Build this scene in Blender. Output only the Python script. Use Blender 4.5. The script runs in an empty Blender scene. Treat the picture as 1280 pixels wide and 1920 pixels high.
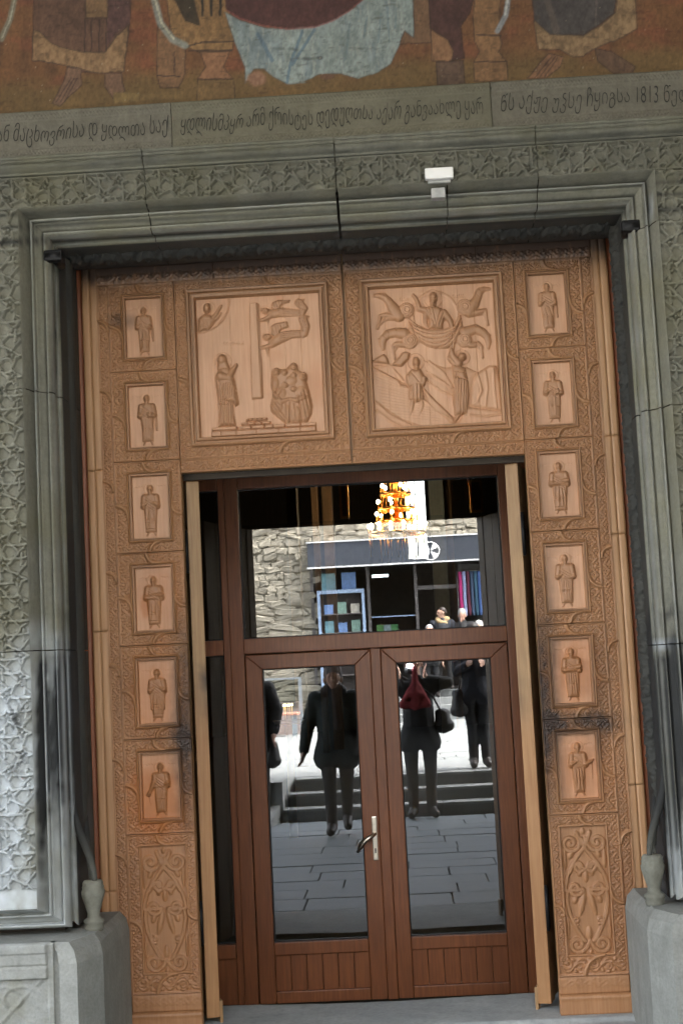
import bpy, bmesh, math, random
import numpy as np
from mathutils import Vector, Matrix

# ------------------------------------------------------------------ camera, sky, sun, exposure
SC = bpy.context.scene
COL = SC.collection
RNG = np.random.default_rng(7)
random.seed(7)
W0, H0, F = 1280, 1920, 2750.0                 # photograph size and focal length in its pixels
CAM = np.array([0.169, -6.65, 1.57])

def camera_frame(foot=(750, 1243), roll=2.9):
    ro = math.radians(roll)
    rx, ry, dx, dy = math.cos(ro), -math.sin(ro), math.sin(ro), math.cos(ro)
    n = ((foot[0] - 640) / F, (foot[1] - 960) / F)
    a, b = n[0] * rx + n[1] * ry, n[0] * dx + n[1] * dy
    p = math.atan(b); yw = math.atan(a * math.cos(p))
    cy, sy, cp, sp = math.cos(yw), math.sin(yw), math.cos(p), math.sin(p)
    return (np.array([cy, sy, 0]), np.array([sy * sp, -cy * sp, cp]), np.array([-sy * cp, cy * cp, sp]), rx, ry, dx, dy)
RIGHT, UP, FWD, RX, RY, DX, DY = camera_frame()

cam_data = bpy.data.cameras.new("camera")
cam = bpy.data.objects.new("camera", cam_data); COL.objects.link(cam)
cam_data.sensor_fit = 'VERTICAL'; cam_data.sensor_height = 36.0; cam_data.lens = F / H0 * 36.0
cam_data.clip_start = 0.05; cam_data.clip_end = 2000
r_ = RX * RIGHT - DX * UP; d_ = RY * RIGHT - DY * UP   # image right and image down in the world
M = Matrix(((r_[0], -d_[0], -FWD[0], CAM[0]), (r_[1], -d_[1], -FWD[1], CAM[1]), (r_[2], -d_[2], -FWD[2], CAM[2]), (0, 0, 0, 1)))
cam.matrix_world = M
SC.camera = cam

SUN_EL, SUN_AZ = math.radians(56), math.radians(72)     # overcast, brightest part of the sky high over the closed side of the porch
world = bpy.data.worlds.new("World"); SC.world = world; world.use_nodes = True
wn = world.node_tree.nodes; wl = world.node_tree.links
sky = wn.new("ShaderNodeTexSky"); sky.sky_type = 'NISHITA'; sky.sun_disc = False
sky.sun_elevation = SUN_EL; sky.sun_rotation = SUN_AZ
sky.air_density = 1.0; sky.dust_density = 6.0; sky.ozone_density = 0.6
hsv = wn.new("ShaderNodeHueSaturation"); hsv.inputs["Saturation"].default_value = 0.35      # thin even cloud: a nearly white sky
wl.new(sky.outputs[0], hsv.inputs["Color"]); wl.new(hsv.outputs[0], wn["Background"].inputs[0]); wn["Background"].inputs[1].default_value = 0.15
sun_d = bpy.data.lights.new("sun", 'SUN'); sun_d.energy = 1.1; sun_d.angle = math.radians(14); sun_d.color = (1, 0.96, 0.9)
sun = bpy.data.objects.new("sun", sun_d); COL.objects.link(sun)
sdir = Vector((math.sin(SUN_AZ) * math.cos(SUN_EL), math.cos(SUN_AZ) * math.cos(SUN_EL), math.sin(SUN_EL)))
sun.rotation_euler = sdir.to_track_quat('Z', 'Y').to_euler(); sun.location = (0, 10, 30)
SC.view_settings.view_transform = 'Standard'; SC.view_settings.look = 'None'
SC.view_settings.gamma = 1.0; SC.view_settings.use_curve_mapping = False
SC.view_settings.exposure = 4.2
SC.render.engine = 'CYCLES'
cy_ = SC.cycles
cy_.use_denoising = True; cy_.denoiser = 'OPENIMAGEDENOISE'
cy_.max_bounces = 10; cy_.diffuse_bounces = 5; cy_.glossy_bounces = 4; cy_.transparent_max_bounces = 12
cy_.sample_clamp_indirect = 6.0; cy_.caustics_reflective = False; cy_.caustics_refractive = False

# ------------------------------------------------------------------ pixel <-> place
def P(px, py, y):
    """the point of the photograph's pixel on the upright plane at depth y"""
    nx, ny = (px - 640) / F, (py - 960) / F
    a, b = nx * RX + ny * RY, nx * DX + ny * DY
    d = FWD + a * RIGHT - b * UP
    q = CAM + d * ((y - CAM[1]) / d[1])
    return float(q[0]), float(q[2])
YG = 1.36                                          # plane of the entrance glass
def PM(px, py, y):
    """same for a thing seen mirrored in the glass that stands at depth y in front of it"""
    return P(px, py, 2 * YG - y)
def to_px(x, y, z):
    rx = np.asarray(x) - CAM[0]; ry = np.asarray(y) - CAM[1]; rz = np.asarray(z) - CAM[2]
    den = rx * FWD[0] + ry * FWD[1] + rz * FWD[2]
    a = (rx * RIGHT[0] + ry * RIGHT[1] + rz * RIGHT[2]) / den
    b = -(rx * UP[0] + ry * UP[1] + rz * UP[2]) / den
    return 640 + F * (a * RX + b * DX), 960 + F * (a * RY + b * DY)

# ------------------------------------------------------------------ objects
def tag(o, label=None, cat=None, group=None, kind=None):
    if label: o["label"] = label
    if cat: o["category"] = cat
    if group: o["group"] = group
    if kind: o["kind"] = kind
    return o
def thing(name, base, label, cat, group=None):
    e = bpy.data.objects.new(name, None); COL.objects.link(e); e.location = base
    e.empty_display_size = 0.1
    return tag(e, label, cat, group)
def link(name, me, parent=None, mat=None):
    o = bpy.data.objects.new(name, me); COL.objects.link(o)
    if mat is not None and not me.materials: me.materials.append(mat)
    if parent is not None:
        o.parent = parent
        # parts are built in world coordinates: only a thing's own Empty carries an offset
        if parent.parent is None: o.matrix_parent_inverse = Matrix.Translation(-Vector(parent.location))
    return o
def mesh(name, v, f, mat=None, parent=None, smooth=False, attr=None):
    me = bpy.data.meshes.new(name)
    me.from_pydata([tuple(p) for p in v], [], [tuple(q) for q in f])
    if smooth: me.polygons.foreach_set("use_smooth", np.ones(len(me.polygons), bool))
    if attr is not None: set_attr(me, attr)
    me.update()
    return link(name, me, parent, mat)
def set_attr(me, rgb, name="tint"):
    a = me.color_attributes.new(name, 'FLOAT_COLOR', 'POINT')
    c = np.ones((len(me.vertices), 4), np.float32); c[:, :3] = rgb
    a.data.foreach_set("color", c.ravel())
def grid_mesh(name, X, Y, Z, mat=None, parent=None, smooth=True, attr=None, flip=False):
    ny, nx = X.shape
    v = np.stack([X, Y, Z], -1).reshape(-1, 3).astype(np.float32)
    idx = np.arange(ny * nx).reshape(ny, nx)
    q = np.stack([idx[:-1, :-1], idx[:-1, 1:], idx[1:, 1:], idx[1:, :-1]], -1).reshape(-1, 4)
    if flip: q = q[:, ::-1]
    me = bpy.data.meshes.new(name)
    me.vertices.add(len(v)); me.vertices.foreach_set("co", v.ravel())
    me.loops.add(q.size); me.loops.foreach_set("vertex_index", q.ravel().astype(np.int32))
    me.polygons.add(len(q)); me.polygons.foreach_set("loop_start", np.arange(0, q.size, 4, dtype=np.int32))
    me.polygons.foreach_set("loop_total", np.full(len(q), 4, np.int32))
    me.update(calc_edges=True)
    if smooth: me.polygons.foreach_set("use_smooth", np.ones(len(q), bool))
    if attr is not None: set_attr(me, attr.reshape(-1, 3))
    me.validate()
    return link(name, me, parent, mat)
def bevel_box(bm, x0, x1, y0, y1, z0, z1, b=0.0, rot=None):
    vs = bmesh.ops.create_cube(bm, size=1)["verts"]
    for v in vs:
        v.co = Vector(((x0 + x1) / 2 + v.co.x * (x1 - x0), (y0 + y1) / 2 + v.co.y * (y1 - y0), (z0 + z1) / 2 + v.co.z * (z1 - z0)))
    if b > 0:
        es = list({e for v in vs for e in v.link_edges})
        r = bmesh.ops.bevel(bm, geom=es, offset=b, segments=2, affect='EDGES', profile=0.6)
    return vs
def finish(bm, name, mat, parent=None, smooth=False):
    me = bpy.data.meshes.new(name); bm.normal_update(); bm.to_mesh(me); bm.free()
    if smooth: me.polygons.foreach_set("use_smooth", np.ones(len(me.polygons), bool))
    return link(name, me, parent, mat)
def box(name, x0, x1, y0, y1, z0, z1, mat, parent=None, b=0.0):
    bm = bmesh.new(); bevel_box(bm, min(x0, x1), max(x0, x1), min(y0, y1), max(y0, y1), min(z0, z1), max(z0, z1), b)
    return finish(bm, name, mat, parent)
def tube_bm(bm, pts, rad, seg=10, closed=False):
    pts = [Vector(p) for p in pts]; n = len(pts)
    rads = rad if hasattr(rad, '__len__') else [rad] * n
    rings = []
    for i, p in enumerate(pts):
        if closed: t = pts[(i + 1) % n] - pts[i - 1]
        else: t = pts[min(i + 1, n - 1)] - pts[max(i - 1, 0)]
        t.normalize()
        a = Vector((0, 0, 1)) if abs(t.z) < 0.9 else Vector((1, 0, 0))
        u = t.cross(a).normalized(); w = t.cross(u)
        rings.append([bm.verts.new(p + (u * math.cos(k * 2 * math.pi / seg) + w * math.sin(k * 2 * math.pi / seg)) * rads[i]) for k in range(seg)])
    m = n if closed else n - 1
    for i in range(m):
        A, B = rings[i], rings[(i + 1) % n]
        for k in range(seg): bm.faces.new((A[k], A[(k + 1) % seg], B[(k + 1) % seg], B[k]))
    if not closed:
        bm.faces.new(rings[0]); bm.faces.new(rings[-1][::-1])
def tube(name, pts, rad, mat, parent=None, seg=10, closed=False):
    bm = bmesh.new(); tube_bm(bm, pts, rad, seg, closed)
    bmesh.ops.recalc_face_normals(bm, faces=bm.faces[:])
    return finish(bm, name, mat, parent, True)
def lathe(name, prof, cx, cy, mat, parent=None, seg=20, fn=None):
    th = np.linspace(0, 2 * math.pi, seg + 1); pr = np.array(prof)
    R = pr[:, 0][:, None] * np.ones_like(th)[None]; Z = pr[:, 1][:, None] * np.ones_like(th)[None]
    if fn is not None: R = R + fn(th[None] * np.ones_like(R), Z)
    return grid_mesh(name, cx + R * np.cos(th), cy + R * np.sin(th), Z, mat, parent)
def ball(name, c, r, mat, parent=None, sub=2, sc=(1, 1, 1)):
    bm = bmesh.new(); bmesh.ops.create_icosphere(bm, subdivisions=sub, radius=1)
    for v in bm.verts: v.co = Vector((c[0] + v.co.x * r * sc[0], c[1] + v.co.y * r * sc[1], c[2] + v.co.z * r * sc[2]))
    return finish(bm, name, mat, parent, True)

# ------------------------------------------------------------------ noise
def vnoise(x, y, seed=0):
    g = np.random.default_rng(seed).random((64, 64))
    xi = np.floor(x).astype(int); yi = np.floor(y).astype(int); fx = x - xi; fy = y - yi
    fx = fx * fx * (3 - 2 * fx); fy = fy * fy * (3 - 2 * fy)
    a = g[yi % 64, xi % 64]; b = g[yi % 64, (xi + 1) % 64]; c = g[(yi + 1) % 64, xi % 64]; d = g[(yi + 1) % 64, (xi + 1) % 64]
    return (a * (1 - fx) + b * fx) * (1 - fy) + (c * (1 - fx) + d * fx) * fy
def fbm(x, y, seed=0, oct=4):
    s = 0; t = 0; a = 1.0
    for k in range(oct):
        s = s + a * vnoise(x * 2 ** k + 17 * k, y * 2 ** k + 9 * k, seed + k); t += a; a *= 0.55
    return s / t
def sstep(a, b, x):
    t = np.clip((x - a) / (b - a), 0, 1); return t * t * (3 - 2 * t)
def blob(px, py, cx, cy, rx, ry, soft=0.5):
    d = np.sqrt(((px - cx) / rx) ** 2 + ((py - cy) / ry) ** 2)
    d = d + (fbm(px / 18.0, py / 18.0, 31, 3) - 0.5) * 0.7
    return 1 - sstep(1 - soft, 1 + soft, d)

# ------------------------------------------------------------------ materials
def new_mat(name):
    m = bpy.data.materials.new(name); m.use_nodes = True
    nt = m.node_tree; return m, nt, nt.nodes["Principled BSDF"]
def N(nt, t, **kw):
    n = nt.nodes.new(t)
    for k, v in kw.items():
        if k in n.inputs: n.inputs[k].default_value = v
        else: setattr(n, k, v)
    return n
def mixc(nt, fac, a, b, blend='MIX'):
    n = nt.nodes.new("ShaderNodeMix"); n.data_type = 'RGBA'; n.blend_type = blend
    for s, v in ((0, fac), (6, a), (7, b)):
        if hasattr(v, 'is_output') or isinstance(v, bpy.types.NodeSocket): nt.links.new(v, n.inputs[s])
        elif isinstance(v, (tuple, list)): n.inputs[s].default_value = (*v, 1)
        else: n.inputs[s].default_value = v
    return n.outputs[2]
def ramp(nt, src, stops):
    r = nt.nodes.new("ShaderNodeValToRGB"); e = r.color_ramp.elements
    e[0].position, e[0].color = stops[0][0], (*[stops[0][1]] * 3, 1)
    e[1].position, e[1].color = stops[1][0], (*[stops[1][1]] * 3, 1)
    nt.links.new(src, r.inputs[0]); return r.outputs[0]
def coords(nt, scale):
    tc = nt.nodes.new("ShaderNodeTexCoord"); mp = nt.nodes.new("ShaderNodeMapping")
    mp.inputs["Scale"].default_value = scale; nt.links.new(tc.outputs["Object"], mp.inputs[0]); return mp.outputs[0]
def noise(nt, vec, scale, detail=5, rough=0.55):
    n = nt.nodes.new("ShaderNodeTexNoise"); n.inputs["Scale"].default_value = scale
    n.inputs["Detail"].default_value = detail; n.inputs["Roughness"].default_value = rough
    nt.links.new(vec, n.inputs["Vector"]); return n.outputs["Fac"]
def bump(nt, src, bs, strength, dist):
    b = nt.nodes.new("ShaderNodeBump"); b.inputs["Strength"].default_value = strength; b.inputs["Distance"].default_value = dist
    nt.links.new(src, b.inputs["Height"]); nt.links.new(b.outputs[0], bs.inputs["Normal"])
def tint_rgb(nt):
    a = nt.nodes.new("ShaderNodeAttribute"); a.attribute_name = "tint"
    s = nt.nodes.new("ShaderNodeSeparateColor"); nt.links.new(a.outputs["Color"], s.inputs[0]); return s.outputs
def wood(name, c1, c2, rough=0.45, axis='z', dark=(0.02, 0.012, 0.01), warm=(0.42, 0.15, 0.04), figure=(0.25, 0.115, 0.045), gloss=0.5):
    m, nt, bs = new_mat(name)
    sc = {'z': (28, 28, 1.6), 'x': (1.6, 28, 28), 'y': (28, 1.6, 28)}[axis]
    g = noise(nt, coords(nt, sc), 3.0, 6, 0.6)
    big = noise(nt, coords(nt, (1.0, 1, 0.5)), 2.3, 4)
    col = mixc(nt, ramp(nt, g, [(0.33, 0), (0.68, 1)]), c1, c2)
    col = mixc(nt, ramp(nt, big, [(0.35, 0.0), (0.72, 0.5)]), col, tuple(v * 0.62 for v in c2))
    t = tint_rgb(nt)
    col = mixc(nt, t[1], col, warm)
    col = mixc(nt, t[2], col, figure)
    col = mixc(nt, t[0], col, dark)
    nt.links.new(col, bs.inputs["Base Color"]); bs.inputs["Roughness"].default_value = rough
    bs.inputs["Specular IOR Level"].default_value = gloss
    bump(nt, g, bs, 0.25, 0.0015)
    return m
def stone(name, c1, c2, rough=0.85, scale=6.0, bumpd=0.004, dark=(0.012, 0.013, 0.014), pale=(0.52, 0.56, 0.58), streak=0.35):
    m, nt, bs = new_mat(name)
    v = coords(nt, (1, 1, 1))
    n1 = noise(nt, v, scale, 7, 0.6); n2 = noise(nt, v, scale * 9, 5, 0.65); n3 = noise(nt, coords(nt, (9, 9, 0.8)), 2.0, 5, 0.6)
    col = mixc(nt, ramp(nt, n1, [(0.32, 0), (0.7, 1)]), c1, c2)
    col = mixc(nt, ramp(nt, n2, [(0.4, 0.0), (0.75, 0.5)]), col, tuple(x * 0.6 for x in c1))
    col = mixc(nt, ramp(nt, n3, [(0.5, 0.0), (0.8, streak)]), col, tuple(x * 0.35 for x in c1))
    t = tint_rgb(nt)
    col = mixc(nt, t[2], col, pale)
    col = mixc(nt, t[1], col, (0.16, 0.15, 0.085))
    col = mixc(nt, t[0], col, dark)
    nt.links.new(col, bs.inputs["Base Color"]); bs.inputs["Roughness"].default_value = rough
    bump(nt, n2, bs, 0.5, bumpd)
    return m
def plain(name, c, rough=0.6, metal=0.0, nz=0.25, scale=20, spec=0.5):
    m, nt, bs = new_mat(name)
    n = noise(nt, coords(nt, (1, 1, 1)), scale, 4)
    col = mixc(nt, ramp(nt, n, [(0.3, 0), (0.7, 1)]), tuple(x * (1 - nz) for x in c), tuple(min(1, x * (1 + nz)) for x in c))
    nt.links.new(col, bs.inputs["Base Color"]); bs.inputs["Roughness"].default_value = rough; bs.inputs["Metallic"].default_value = metal
    bs.inputs["Specular IOR Level"].default_value = spec
    return m
def emit(name, c, s):
    m, nt, bs = new_mat(name)
    bs.inputs["Base Color"].default_value = (*c, 1); bs.inputs["Emission Color"].default_value = (*c, 1); bs.inputs["Emission Strength"].default_value = s
    return m
def glass_mat(name, refl, tintc=(0.60, 0.63, 0.61)):
    m, nt, bs = new_mat(name); nt.nodes.remove(bs)
    out = nt.nodes["Material Output"]
    fr = nt.nodes.new("ShaderNodeFresnel"); fr.inputs[0].default_value = 1.5
    ma = nt.nodes.new("ShaderNodeMath"); ma.operation = 'MULTIPLY_ADD'; ma.inputs[1].default_value = 0.8; ma.inputs[2].default_value = refl
    ma.use_clamp = True
    nt.links.new(fr.outputs[0], ma.inputs[0])
    tr = nt.nodes.new("ShaderNodeBsdfTransparent"); tr.inputs[0].default_value = (*tintc, 1)
    gl = nt.nodes.new("ShaderNodeBsdfGlossy"); gl.inputs["Roughness"].default_value = 0.0; gl.inputs[0].default_value = (0.96, 0.98, 1, 1)
    mx = nt.nodes.new("ShaderNodeMixShader")
    nt.links.new(ma.outputs[0], mx.inputs[0]); nt.links.new(tr.outputs[0], mx.inputs[1]); nt.links.new(gl.outputs[0], mx.inputs[2])
    nt.links.new(mx.outputs[0], out.inputs[0])
    return m
WOOD = wood("pale_carved_wood", (0.43, 0.235, 0.115), (0.315, 0.16, 0.072))
WOODP = wood("panel_wood", (0.64, 0.375, 0.225), (0.52, 0.285, 0.155), axis='z')
STILEW = wood("pale_plain_stile", (0.58, 0.345, 0.18), (0.47, 0.26, 0.125))
WOODR = wood("red_stained_strip", (0.36, 0.10, 0.03), (0.24, 0.065, 0.02))
LEAFW = wood("raw_plank_edge", (0.43, 0.265, 0.12), (0.27, 0.15, 0.062))
FRAMEW = wood("varnished_mahogany", (0.29, 0.098, 0.032), (0.17, 0.052, 0.017), rough=0.38, gloss=0.5)
STONE = stone("grey_green_sandstone", (0.165, 0.163, 0.128), (0.235, 0.23, 0.183))
STONEI = stone("inscription_stone", (0.125, 0.115, 0.09), (0.165, 0.152, 0.122))
STONEP = stone("plinth_stone", (0.235, 0.24, 0.215), (0.32, 0.325, 0.295), scale=9, streak=0.25)
THRESH = stone("worn_threshold_stone", (0.33, 0.35, 0.345), (0.45, 0.47, 0.455), scale=5, rough=0.7, bumpd=0.003)
FLOORS = stone("porch_slab", (0.15, 0.175, 0.19), (0.20, 0.225, 0.235), scale=3, rough=0.55, streak=0.2)
PLAZAS = stone("plaza_slab", (0.20, 0.21, 0.205), (0.26, 0.265, 0.255), scale=2.0, streak=0.15)
RUBBLE = stone("rubble_wall_stone", (0.33, 0.29, 0.22), (0.46, 0.41, 0.33), scale=3.0, bumpd=0.02, streak=0.3)
IRON = plain("black_iron", (0.012, 0.012, 0.013), 0.5, 0.6)
GASKET = plain("black_gasket", (0.006, 0.006, 0.007), 0.6)
STEEL = plain("brushed_nickel", (0.62, 0.56, 0.47), 0.28, 1.0, 0.08)
BRASS = plain("chandelier_brass", (0.85, 0.42, 0.09), 0.3, 1.0, 0.1)
DARKWALL = stone("soot_dark_fresco_wall", (0.05, 0.04, 0.032), (0.075, 0.06, 0.045), scale=0.8, streak=0.3)
GLASS = glass_mat("entrance_glass", 0.17)
# ------------------------------------------------------------------ carving: height fields on real grids
def seg_dist(px, py, a, b):
    dx, dy = b[0] - a[0], b[1] - a[1]; L = dx * dx + dy * dy + 1e-9
    t = np.clip(((px - a[0]) * dx + (py - a[1]) * dy) / L, 0, 1)
    return np.hypot(px - a[0] - t * dx, py - a[1] - t * dy), t
def poly_sdf(px, py, pts):
    d = np.full(px.shape, 1e9); ins = np.zeros(px.shape, bool); n = len(pts)
    for i in range(n):
        a, b = pts[i], pts[(i + 1) % n]
        d = np.minimum(d, seg_dist(px, py, a, b)[0])
        c = (a[1] > py) != (b[1] > py)
        with np.errstate(divide='ignore', invalid='ignore'):
            xi = (b[0] - a[0]) * (py - a[1]) / (b[1] - a[1] + 1e-12) + a[0]
        ins ^= c & (px < xi)
    return np.where(ins, d, -d)
class Carve:
    """relief built up by stamps; CX, CY are drawing coordinates, sc = drawing units per metre"""
    def __init__(s, CX, CY, sc):
        s.x, s.y, s.sc = CX, CY, sc; s.h = np.zeros(CX.shape); s.m = np.zeros(CX.shape)
    def up(s, v, tint=1.0):
        new = v > s.h + 1e-5
        s.h = np.maximum(s.h, v)
        if tint: s.m = np.where(new, np.maximum(s.m, tint * np.clip(v / 0.004, 0, 1)), s.m)
    def dome(s, cx, cy, rx, ry, h, rot=0, tint=1.0):
        c, q = math.cos(rot), math.sin(rot); dx, dy = s.x - cx, s.y - cy
        r2 = ((dx * c + dy * q) / rx) ** 2 + ((-dx * q + dy * c) / ry) ** 2
        s.up(h * np.sqrt(np.clip(1 - r2, 0, 1)), tint)
    def chain(s, pts, k=0.55, base=0.0, tint=1.0):
        for a, b in zip(pts[:-1], pts[1:]):
            d, t = seg_dist(s.x, s.y, a, b); r = a[2] + (b[2] - a[2]) * t
            s.up(np.where(d < r, base + k / s.sc * np.sqrt(np.clip(r * r - d * d, 0, None)), 0), tint)
    def poly(s, pts, h, bev, tint=1.0):
        d = poly_sdf(s.x, s.y, pts); t = np.clip(d / bev, 0, 1)
        s.up(h * np.sqrt(np.clip(1 - (1 - t) ** 2, 0, 1)), tint)
    def cut(s, pts, w, dep):
        for a, b in zip(pts[:-1], pts[1:]):
            d, t = seg_dist(s.x, s.y, a, b); s.h = s.h - dep * np.exp(-(d / w) ** 2)
    def rib(s, pts, w, h, tint=0.0):
        d = np.full(s.x.shape, 1e9)
        for a, b in zip(pts[:-1], pts[1:]): d = np.minimum(d, seg_dist(s.x, s.y, a, b)[0])
        s.h = s.h + h * np.exp(-(d / w) ** 2)
    def ring(s, cx, cy, r, w, h):
        d = np.abs(np.hypot(s.x - cx, s.y - cy) - r); s.h = s.h + h * np.exp(-(d / w) ** 2)
def panel_grid(u0, u1, z0, z1, pitch):
    nx = max(2, int(round((u1 - u0) / pitch)) + 1); nz = max(2, int(round((z1 - z0) / pitch)) + 1)
    return np.meshgrid(np.linspace(u0, u1, nx), np.linspace(z1, z0, nz))
def relief(name, U, Z, Hh, y0, mat, parent, attr=None, skirt=0.03, ysc=-1):
    """front face with closed returns at the rim"""
    Up = np.pad(U, 1, mode='edge'); Zp = np.pad(Z, 1, mode='edge'); Yp = np.pad(y0 + ysc * Hh, 1, mode='edge')
    Yp[0, :] = Yp[-1, :] = Yp[:, 0] = Yp[:, -1] = y0 + skirt
    at = None
    if attr is not None: at = np.pad(attr, ((1, 1), (1, 1), (0, 0)), mode='edge')
    return grid_mesh(name, Up, Yp, Zp, mat, parent, True, at, flip=True)

def vine(s, t, w):
    """scrolling leaf vine, s along the band, t across it (-w/2..w/2)"""
    lam = 1.5 * w
    k = np.floor(s / (lam / 2)); p = s - (k + 0.5) * lam / 2; sg = np.where(k % 2 == 0, 1.0, -1.0); t = t * sg
    st = 0.33 * w * np.cos(2 * np.pi * p / lam)
    h = 0.9 * np.exp(-((t - st) / (0.055 * w)) ** 2)
    r = np.hypot(p, t + 0.10 * w); th = np.arctan2(t + 0.10 * w, p)
    sp = (0.10 + 0.20 * ((th + np.pi) / (2 * np.pi))) * w
    h = np.maximum(h, 0.85 * np.exp(-((r - sp) / (0.045 * w)) ** 2))
    h = np.maximum(h, 1.1 * np.clip(1 - (r / (0.085 * w)) ** 2, 0, 1))
    for (a, b, ra, rb, ro) in ((0.33, -0.30, .16, .07, .7), (-0.33, -0.30, .16, .07, -.7), (0.0, -0.40, .15, .07, 0), (0.40, 0.02, .13, .06, 1.2), (-0.38, 0.05, .13, .06, -1.2), (0.22, .16, .10, .05, .4)):
        dx, dy = p - a * w, t - b * w; c, q = math.cos(ro), math.sin(ro)
        h = np.maximum(h, np.clip(1 - ((dx * c + dy * q) / (ra * w)) ** 2 - ((-dx * q + dy * c) / (rb * w)) ** 2, 0, 1) ** 0.5)
    return h
def stain_shade_wood(px, py, U=None, Z=None):
    """hand-grease and candle soot with its own shape, soot and painted shade under the lintel, plus oiled orange patches"""
    d = 0.68 * blob(px, py, 350, 1330, 24, 150, .9) + 0.3 * blob(px, py, 352, 1460, 16, 90, .9) + 0.22 * blob(px, py, 235, 1300, 18, 60, .9) + .3 * blob(px, py, 318, 1380, 50, 16, .9)
    d += 0.8 * blob(px, py, 1014, 1290, 26, 150, .9) + 0.7 * blob(px, py, 1070, 1354, 88, 18, .8) + 0.34 * blob(px, py, 1122, 1310, 20, 110, .9) + 0.3 * blob(px, py, 1030, 1440, 20, 90, .9)
    d += 0.55 * blob(px, py, 228, 600, 22, 14, .8)
    top = sstep(528, 480, py + 0.052 * (px - 640)) * 0.72 + 0.34 * sstep(575, 505, py + 0.052 * (px - 640))  # soot and lintel shade painted together along the top edge
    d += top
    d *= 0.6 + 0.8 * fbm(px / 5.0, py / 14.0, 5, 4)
    w = 0.9 * sstep(1380, 1480, py) * blob(px, py, 296, 1480, 50, 90, .7) + 0.5 * blob(px, py, 272, 1135, 9, 20, .4) + 0.35 * blob(px, py, 300, 1120, 40, 60, .7)
    w += 0.45 * blob(px, py, 290, 1300, 50, 80, .6) + 0.6 * blob(px, py, 1075, 1262, 42, 60, .6) + 0.5 * blob(px, py, 1088, 1440, 45, 60, .7)
    w += 0.14 * sstep(1350, 1800, py) + .25 * np.clip(fbm(px / 34., py / 60., 63, 3) - .5, 0, 1) + .12 * fbm(px / 3., py / 40., 64, 3)
    return np.clip(d, 0, 0.93), np.clip(w, 0, 0.9)
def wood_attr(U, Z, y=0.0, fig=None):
    px, py = to_px(U, y, Z); d, w = stain_shade_wood(px, py)
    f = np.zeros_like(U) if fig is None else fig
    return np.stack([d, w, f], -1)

# ------------------------------------------------------------------ the carved wooden screen
screen = thing("carved_wooden_screen", (0, 0, 0), "tall pale carved wooden screen filling the stone portal around the glazed entrance", "door screen")
TOP = 3.50
def framed_rect_mesh(name, u0, u1, z0, z1, prof, mat, parent, attr=True):
    """mitred moulding; prof = list of (inset from the outer edge, height towards the viewer)"""
    V = []; Fc = []; k = len(prof)
    for (o, h) in prof:
        V += [(u0 + o, -h, z0 + o), (u1 - o, -h, z0 + o), (u1 - o, -h, z1 - o), (u0 + o, -h, z1 - o)]
    for i in range(k - 1):
        for c in range(4):
            a, b = i * 4 + c, i * 4 + (c + 1) % 4
            Fc.append((a, b, b + 4, a + 4))
    at = None
    if attr:
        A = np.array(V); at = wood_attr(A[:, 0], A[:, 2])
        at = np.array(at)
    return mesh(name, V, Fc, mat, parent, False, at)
PROF_S = [(-0.006, -0.01), (-0.006, 0.013), (-0.002, 0.018), (0.002, 0.014), (0.004, 0.004), (0.007, 0.004), (0.009, 0.014), (0.013, 0.014), (0.014, -0.008), (0.016, -0.014)]
PROF_B = [(-0.008, -0.012), (-0.008, 0.014), (-0.002, 0.024), (0.006, 0.022), (0.011, 0.006), (0.016, 0.006), (0.021, 0.020), (0.031, 0.018), (0.036, -0.004), (0.039, -0.016)]

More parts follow.
